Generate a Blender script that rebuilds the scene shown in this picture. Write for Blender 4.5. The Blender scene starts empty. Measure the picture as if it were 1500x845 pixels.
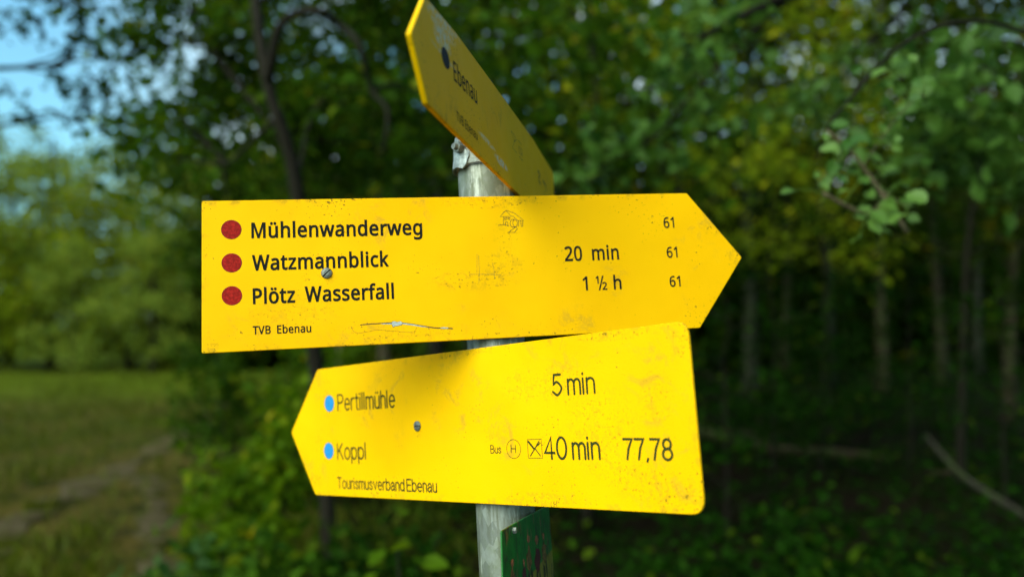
import bpy, math, random
import numpy as np
from mathutils import Vector, Matrix

scene = bpy.context.scene
COL = scene.collection

# ------------------------------------------------------------------ camera, world, sun, exposure
PITCH = math.atan2(58.5, 1300.0)
CAM_H = 1.62
cam_data = bpy.data.cameras.new('camera')
cam_data.sensor_width = 36.0
cam_data.lens = 31.2
cam_data.clip_start = 0.02
cam_data.clip_end = 2000.0
cam_data.dof.use_dof = True
cam_data.dof.focus_distance = 0.84
cam_data.dof.aperture_fstop = 31.2 / 11.0
cam = bpy.data.objects.new('camera', cam_data)
cam.location = (0, 0, CAM_H)
cam.rotation_euler = (math.radians(90) + PITCH, 0, 0)
COL.objects.link(cam)
scene.camera = cam

SUN_ELEV = math.radians(40)
SUN_AZ = math.radians(218)          # clockwise from +Y: behind the camera, to the left
world = bpy.data.worlds.new('World')
scene.world = world
world.use_nodes = True
wn = world.node_tree.nodes
bg = wn['Background']
sky = wn.new('ShaderNodeTexSky')
sky.sky_type = 'NISHITA'
sky.sun_disc = False
sky.sun_elevation = SUN_ELEV
sky.sun_rotation = SUN_AZ
sky.air_density = 1.0
sky.dust_density = 2.6
sky.ozone_density = 1.5
tint = wn.new('ShaderNodeMix'); tint.data_type = 'RGBA'; tint.blend_type = 'MULTIPLY'
tint.inputs[0].default_value = 1.0; tint.inputs[7].default_value = (.84, 1.42, 1.36, 1)
world.node_tree.links.new(sky.outputs[0], tint.inputs[6])
# thin cloud added to whiten the sky gaps, mostly low beyond the wood
wl = world.node_tree.links
tc = wn.new('ShaderNodeTexCoord'); sp_ = wn.new('ShaderNodeSeparateXYZ'); wl.new(tc.outputs['Generated'], sp_.inputs[0])
cn = wn.new('ShaderNodeTexNoise'); cn.inputs['Scale'].default_value = 3.2; cn.inputs['Detail'].default_value = 6; wl.new(tc.outputs['Generated'], cn.inputs['Vector'])
c1 = wn.new('ShaderNodeMapRange'); c1.interpolation_type = 'SMOOTHSTEP'; c1.inputs[1].default_value = .36; c1.inputs[2].default_value = .62; wl.new(cn.outputs['Fac'], c1.inputs[0])
c2 = wn.new('ShaderNodeMapRange'); c2.interpolation_type = 'SMOOTHSTEP'; c2.inputs[1].default_value = .1; c2.inputs[2].default_value = .75; wl.new(sp_.outputs[1], c2.inputs[0])
c3 = wn.new('ShaderNodeMath'); c3.operation = 'MULTIPLY'; wl.new(c1.outputs[0], c3.inputs[0]); wl.new(c2.outputs[0], c3.inputs[1])
c4 = wn.new('ShaderNodeMapRange'); c4.interpolation_type = 'SMOOTHSTEP'; c4.inputs[1].default_value = -.46; c4.inputs[2].default_value = -.20; wl.new(sp_.outputs[0], c4.inputs[0])
c5 = wn.new('ShaderNodeMath'); c5.operation = 'MULTIPLY'; wl.new(c3.outputs[0], c5.inputs[0]); wl.new(c4.outputs[0], c5.inputs[1])
cm = wn.new('ShaderNodeMix'); cm.data_type = 'RGBA'; cm.inputs[7].default_value = (5.2, 6.2, 6.4, 1)
wl.new(c5.outputs[0], cm.inputs[0]); wl.new(tint.outputs[2], cm.inputs[6]); wl.new(cm.outputs[2], bg.inputs[0])
bg.inputs[1].default_value = 0.15

sun_data = bpy.data.lights.new('sun', 'SUN')
sun_data.energy = 2.3
sun_data.angle = math.radians(62)
sun_data.color = (1.0, 0.88, 0.68)
sun = bpy.data.objects.new('sun', sun_data)
COL.objects.link(sun)
sdir = Vector((math.sin(SUN_AZ) * math.cos(SUN_ELEV), math.cos(SUN_AZ) * math.cos(SUN_ELEV), math.sin(SUN_ELEV)))
sun.rotation_euler = sdir.to_track_quat('Z', 'Y').to_euler()
sun.location = sdir * 60

scene.view_settings.view_transform = 'Standard'
scene.view_settings.look = 'None'
scene.view_settings.gamma = 1.0
scene.view_settings.exposure = 0.44
scene.view_settings.use_curve_mapping = False
scene.render.engine = 'CYCLES'
cy = scene.cycles
cy.max_bounces = 6
cy.diffuse_bounces = 3
cy.glossy_bounces = 2
cy.transmission_bounces = 3
cy.sample_clamp_indirect = 6.0
cy.use_denoising = True

# measured sign frames (origin, along, up, normal), outlines and lettering, in metres on each board
FRAMES = [[[-0.01413, 0.89374, 1.66516], [0.98362, 0.1746, 0.04487], [-0.06027, 0.08392, 0.99465], [0.1699, -0.98106, 0.09307]], [[-0.04602, 0.90393, 1.66237], [0.69567, -0.71107, 0.10215], [-0.06027, 0.08392, 0.99465], [-0.71583, -0.6981, 0.01552]], [[0.01287, 0.92181, 1.66443], [0.21859, 0.97338, -0.06888], [-0.06027, 0.08392, 0.99465], [0.97395, -0.21327, 0.07701]], [[0.0114, 0.9201, 1.66448], [0.27672, 0.95881, -0.06413], [-0.06027, 0.08392, 0.99465], [0.95906, -0.27138, 0.08101]]]
POLE = ([-0.02025, 0.92906, 1.66181], [-0.06027, 0.08392, 0.99465])
OUTLINES = [[(-0.28451, 0.09076), (0.20882, 0.08932), (0.26411, 0.01852), (0.21033, -0.05432), (-0.28667, -0.0562)], [(-0.28548, -0.06418), (0.26248, -0.06323), (0.2634, -0.21572), (-0.29916, -0.21659), (-0.35213, -0.13977)], [(-0.30144, 0.17996), (-0.21946, 0.18569), (-0.09185, 0.18691), (0.09945, 0.18794), (0.24469, 0.17978), (0.21888, 0.09907), (-0.23474, 0.09543), (-0.30808, 0.0953), (-0.3396, 0.13629)], [(-0.12347, -0.22963), (-0.03876, -0.22882), (0.05, -0.22877), (0.05483, -0.3421), (-0.13498, -0.34467)]]
TEXTS = [[('Mühlenwanderweg', [-0.23896, 0.05277], [-0.07362, 0.05183], 0.01563), ('Watzmannblick', [-0.23908, 0.02103], [-0.10802, 0.02083], 0.01549), ('Plötz  Wasserfall', [-0.23897, -0.0114], [-0.10444, -0.01155], 0.01546), ('TVB  Ebenau', [-0.23979, -0.04047], [-0.18516, -0.04076], 0.00811), ('20  min', [0.07091, 0.02037], [0.1286, 0.02046], 0.01552), ('1 ½ h', [0.08766, -0.01045], [0.12893, -0.01073], 0.01458), ('61', [0.18005, 0.05226], [0.19169, 0.0524], 0.0116), ('61', [0.18077, 0.02062], [0.19251, 0.02076], 0.01149), ('61', [0.18132, -0.0101], [0.19309, -0.01004], 0.01139)], [('Pertillmühle', [-0.24282, -0.11606], [-0.12973, -0.11625], 0.0185), ('Koppl', [-0.24686, -0.17328], [-0.18904, -0.17281], 0.01802), ('Tourismusverband Ebenau', [-0.24899, -0.20709], [-0.06422, -0.20684], 0.01231), ('5 min', [0.1104, -0.1153], [0.16035, -0.11548], 0.01842), ('Bus', [0.02213, -0.1669], [0.0365, -0.16714], 0.00728), ('H', [0.05077, -0.16667], [0.05673, -0.16682], 0.00724), ('40 min', [0.09539, -0.1724], [0.16078, -0.17239], 0.01903), ('77,78', [0.18776, -0.17241], [0.23729, -0.17327], 0.01648)], [('Ebenau', [-0.23399, 0.13937], [-0.15997, 0.143], 0.0168), ('TVB Ebenau', [-0.23225, 0.10662], [-0.16695, 0.10843], 0.00799)]]
DOTS = [[(-0.25755, 0.06194, 0.00926, 0.00914), (-0.25779, 0.02944, 0.00921, 0.00904), (-0.2582, -0.00233, 0.00917, 0.00896)], [(-0.26125, -0.10692, 0.01019, 0.00968), (-0.26577, -0.16348, 0.01019, 0.00959)], [(-0.25575, 0.14975, 0.01099, 0.00718)]]
SCREWS = [(-0.16876, 0.01635, 0.00522, 0.0054), (-0.09123, -0.1382, 0.00589, 0.0055)]
HRING = (0.05425, -0.16328, 0.00951, 0.00886)
MILL = [[(0.0133, 0.07501), (0.0106, 0.07338), (0.00626, 0.06856), (0.01745, 0.0688), (0.01325, 0.07417), (0.0133, 0.07501), (0.02162, 0.07166), (0.03061, 0.06406), (0.02409, 0.06414), (0.01995, 0.06853), (0.01746, 0.06901)], [(0.00972, 0.06835), (0.00922, 0.06008)], [(0.00384, 0.05938), (0.00522, 0.06022), (0.01127, 0.06003), (0.01289, 0.05924), (0.01473, 0.05856)], [(0.01122, 0.05928), (0.01143, 0.06284), (0.01373, 0.06279), (0.01352, 0.05922)], [(0.01089, 0.06559), (0.01101, 0.06756), (0.01318, 0.06751), (0.01306, 0.06554), (0.01089, 0.06559)], [(0.0144, 0.0655), (0.01452, 0.06748), (0.01611, 0.06744), (0.01599, 0.06547), (0.0144, 0.0655)], [(0.0181, 0.06563), (0.01674, 0.06398), (0.01618, 0.06168), (0.01651, 0.05894), (0.01781, 0.05756), (0.02179, 0.05754)], [(0.0181, 0.06563), (0.02123, 0.06534)], [(0.02372, 0.06149), (0.02315, 0.05919), (0.0218, 0.05763), (0.02014, 0.058), (0.01902, 0.06013), (0.01881, 0.06224), (0.01948, 0.06433), (0.0206, 0.06536), (0.02224, 0.06469), (0.0234, 0.06318), (0.02372, 0.06149)], [(0.02504, 0.06378), (0.02468, 0.0581)], [(0.02722, 0.06372), (0.02749, 0.05803), (0.02897, 0.05799), (0.02932, 0.06367)], [(0.0218, 0.05763), (0.017, 0.05451), (0.01477, 0.05227), (0.01287, 0.05206), (0.02039, 0.05187), (0.02156, 0.05377), (0.02335, 0.05553), (0.02202, 0.05775)]]
FORK = [[(0.07339, -0.1547), (0.0916, -0.15443), (0.09172, -0.17183), (0.0735, -0.17184), (0.07339, -0.1547)], [(0.0826, -0.16259), (0.08917, -0.16974)], [(0.08253, -0.16334), (0.07616, -0.16987)], [(0.08253, -0.16334), (0.08583, -0.15984)], [(0.08575, -0.16074), (0.08803, -0.15888)], [(0.08555, -0.15938), (0.08825, -0.15641)], [(0.08636, -0.15984), (0.08926, -0.15702)], [(0.08705, -0.16037), (0.09046, -0.15779)]]
KNIFE = [(0.07493, -0.15685), (0.08128, -0.16296)]
HIKE_ICON = [[(-0.01898, 0.16031), (0.00115, 0.15986), (-0.00604, 0.15295), (-0.01829, 0.14281), (0.0034, 0.14292)], [(-0.01898, 0.16031), (-0.00618, 0.15243), (0.0065, 0.15845)], [(0.01366, 0.15999), (0.0329, 0.15969)], [(0.01552, 0.15388), (0.03511, 0.15445), (0.03309, 0.14767), (0.0167, 0.14698), (0.01552, 0.15388)], [(0.01595, 0.15222), (0.03262, 0.14925)], [(0.01579, 0.14229), (0.03421, 0.14193)]]
DARK_SCRATCH = [[(0.12468, 0.15351), (0.13538, 0.15173), (0.12677, 0.14307), (0.13708, 0.14)], [(0.1546, 0.14855), (0.1716, 0.14573), (0.17536, 0.13918)]]
SCRATCH_METAL = [[(-0.10792, -0.03521), (-0.10721, -0.03383), (-0.10552, -0.03353), (-0.1023, -0.03461), (-0.09947, -0.03398), (-0.09756, -0.0352), (-0.09803, -0.03726), (-0.10198, -0.03802), (-0.10498, -0.03827), (-0.10669, -0.03913)], [(-0.11862, -0.0354), (-0.10793, -0.0355), (-0.10797, -0.03644), (-0.1177, -0.03582)], [(-0.09758, -0.03558), (-0.08791, -0.03733), (-0.07861, -0.03945), (-0.07114, -0.04111), (-0.07865, -0.0402), (-0.08703, -0.0385), (-0.09763, -0.03671)], [(-0.06079, -0.04214), (-0.05696, -0.04155), (-0.05224, -0.04215), (-0.05324, -0.04324), (-0.05846, -0.04301)]]
SCRATCH_LINE = [[(-0.13802, -0.03567), (-0.12786, -0.03518), (-0.11767, -0.03507), (-0.1079, -0.03474)], [(-0.0972, -0.03559), (-0.08698, -0.03737), (-0.07767, -0.03949), (-0.06645, -0.0417), (-0.05985, -0.04237), (-0.04849, -0.04327)], [(-0.14724, -0.03676), (-0.14512, -0.04152), (-0.14107, -0.04339), (-0.13277, -0.04284), (-0.12349, -0.04138), (-0.11148, -0.04249), (-0.09852, -0.04422), (-0.08735, -0.04548)]]
FINE_SCRATCH = [[(-0.01819, 0.02922), (-0.01829, 0.02013), (-0.01842, 0.01189), (-0.01951, 0.00125)], [(-0.02865, 0.0106), (-0.01229, 0.00987), (0.00333, 0.00884)], [(-0.00445, 0.02134), (-0.00332, 0.01386), (-0.00311, 0.00477)], [(-0.01974, 0.03092), (-0.0208, 0.01198)], [(-0.25283, 0.08469), (-0.24356, 0.08574), (-0.22668, 0.08895)]]
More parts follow.
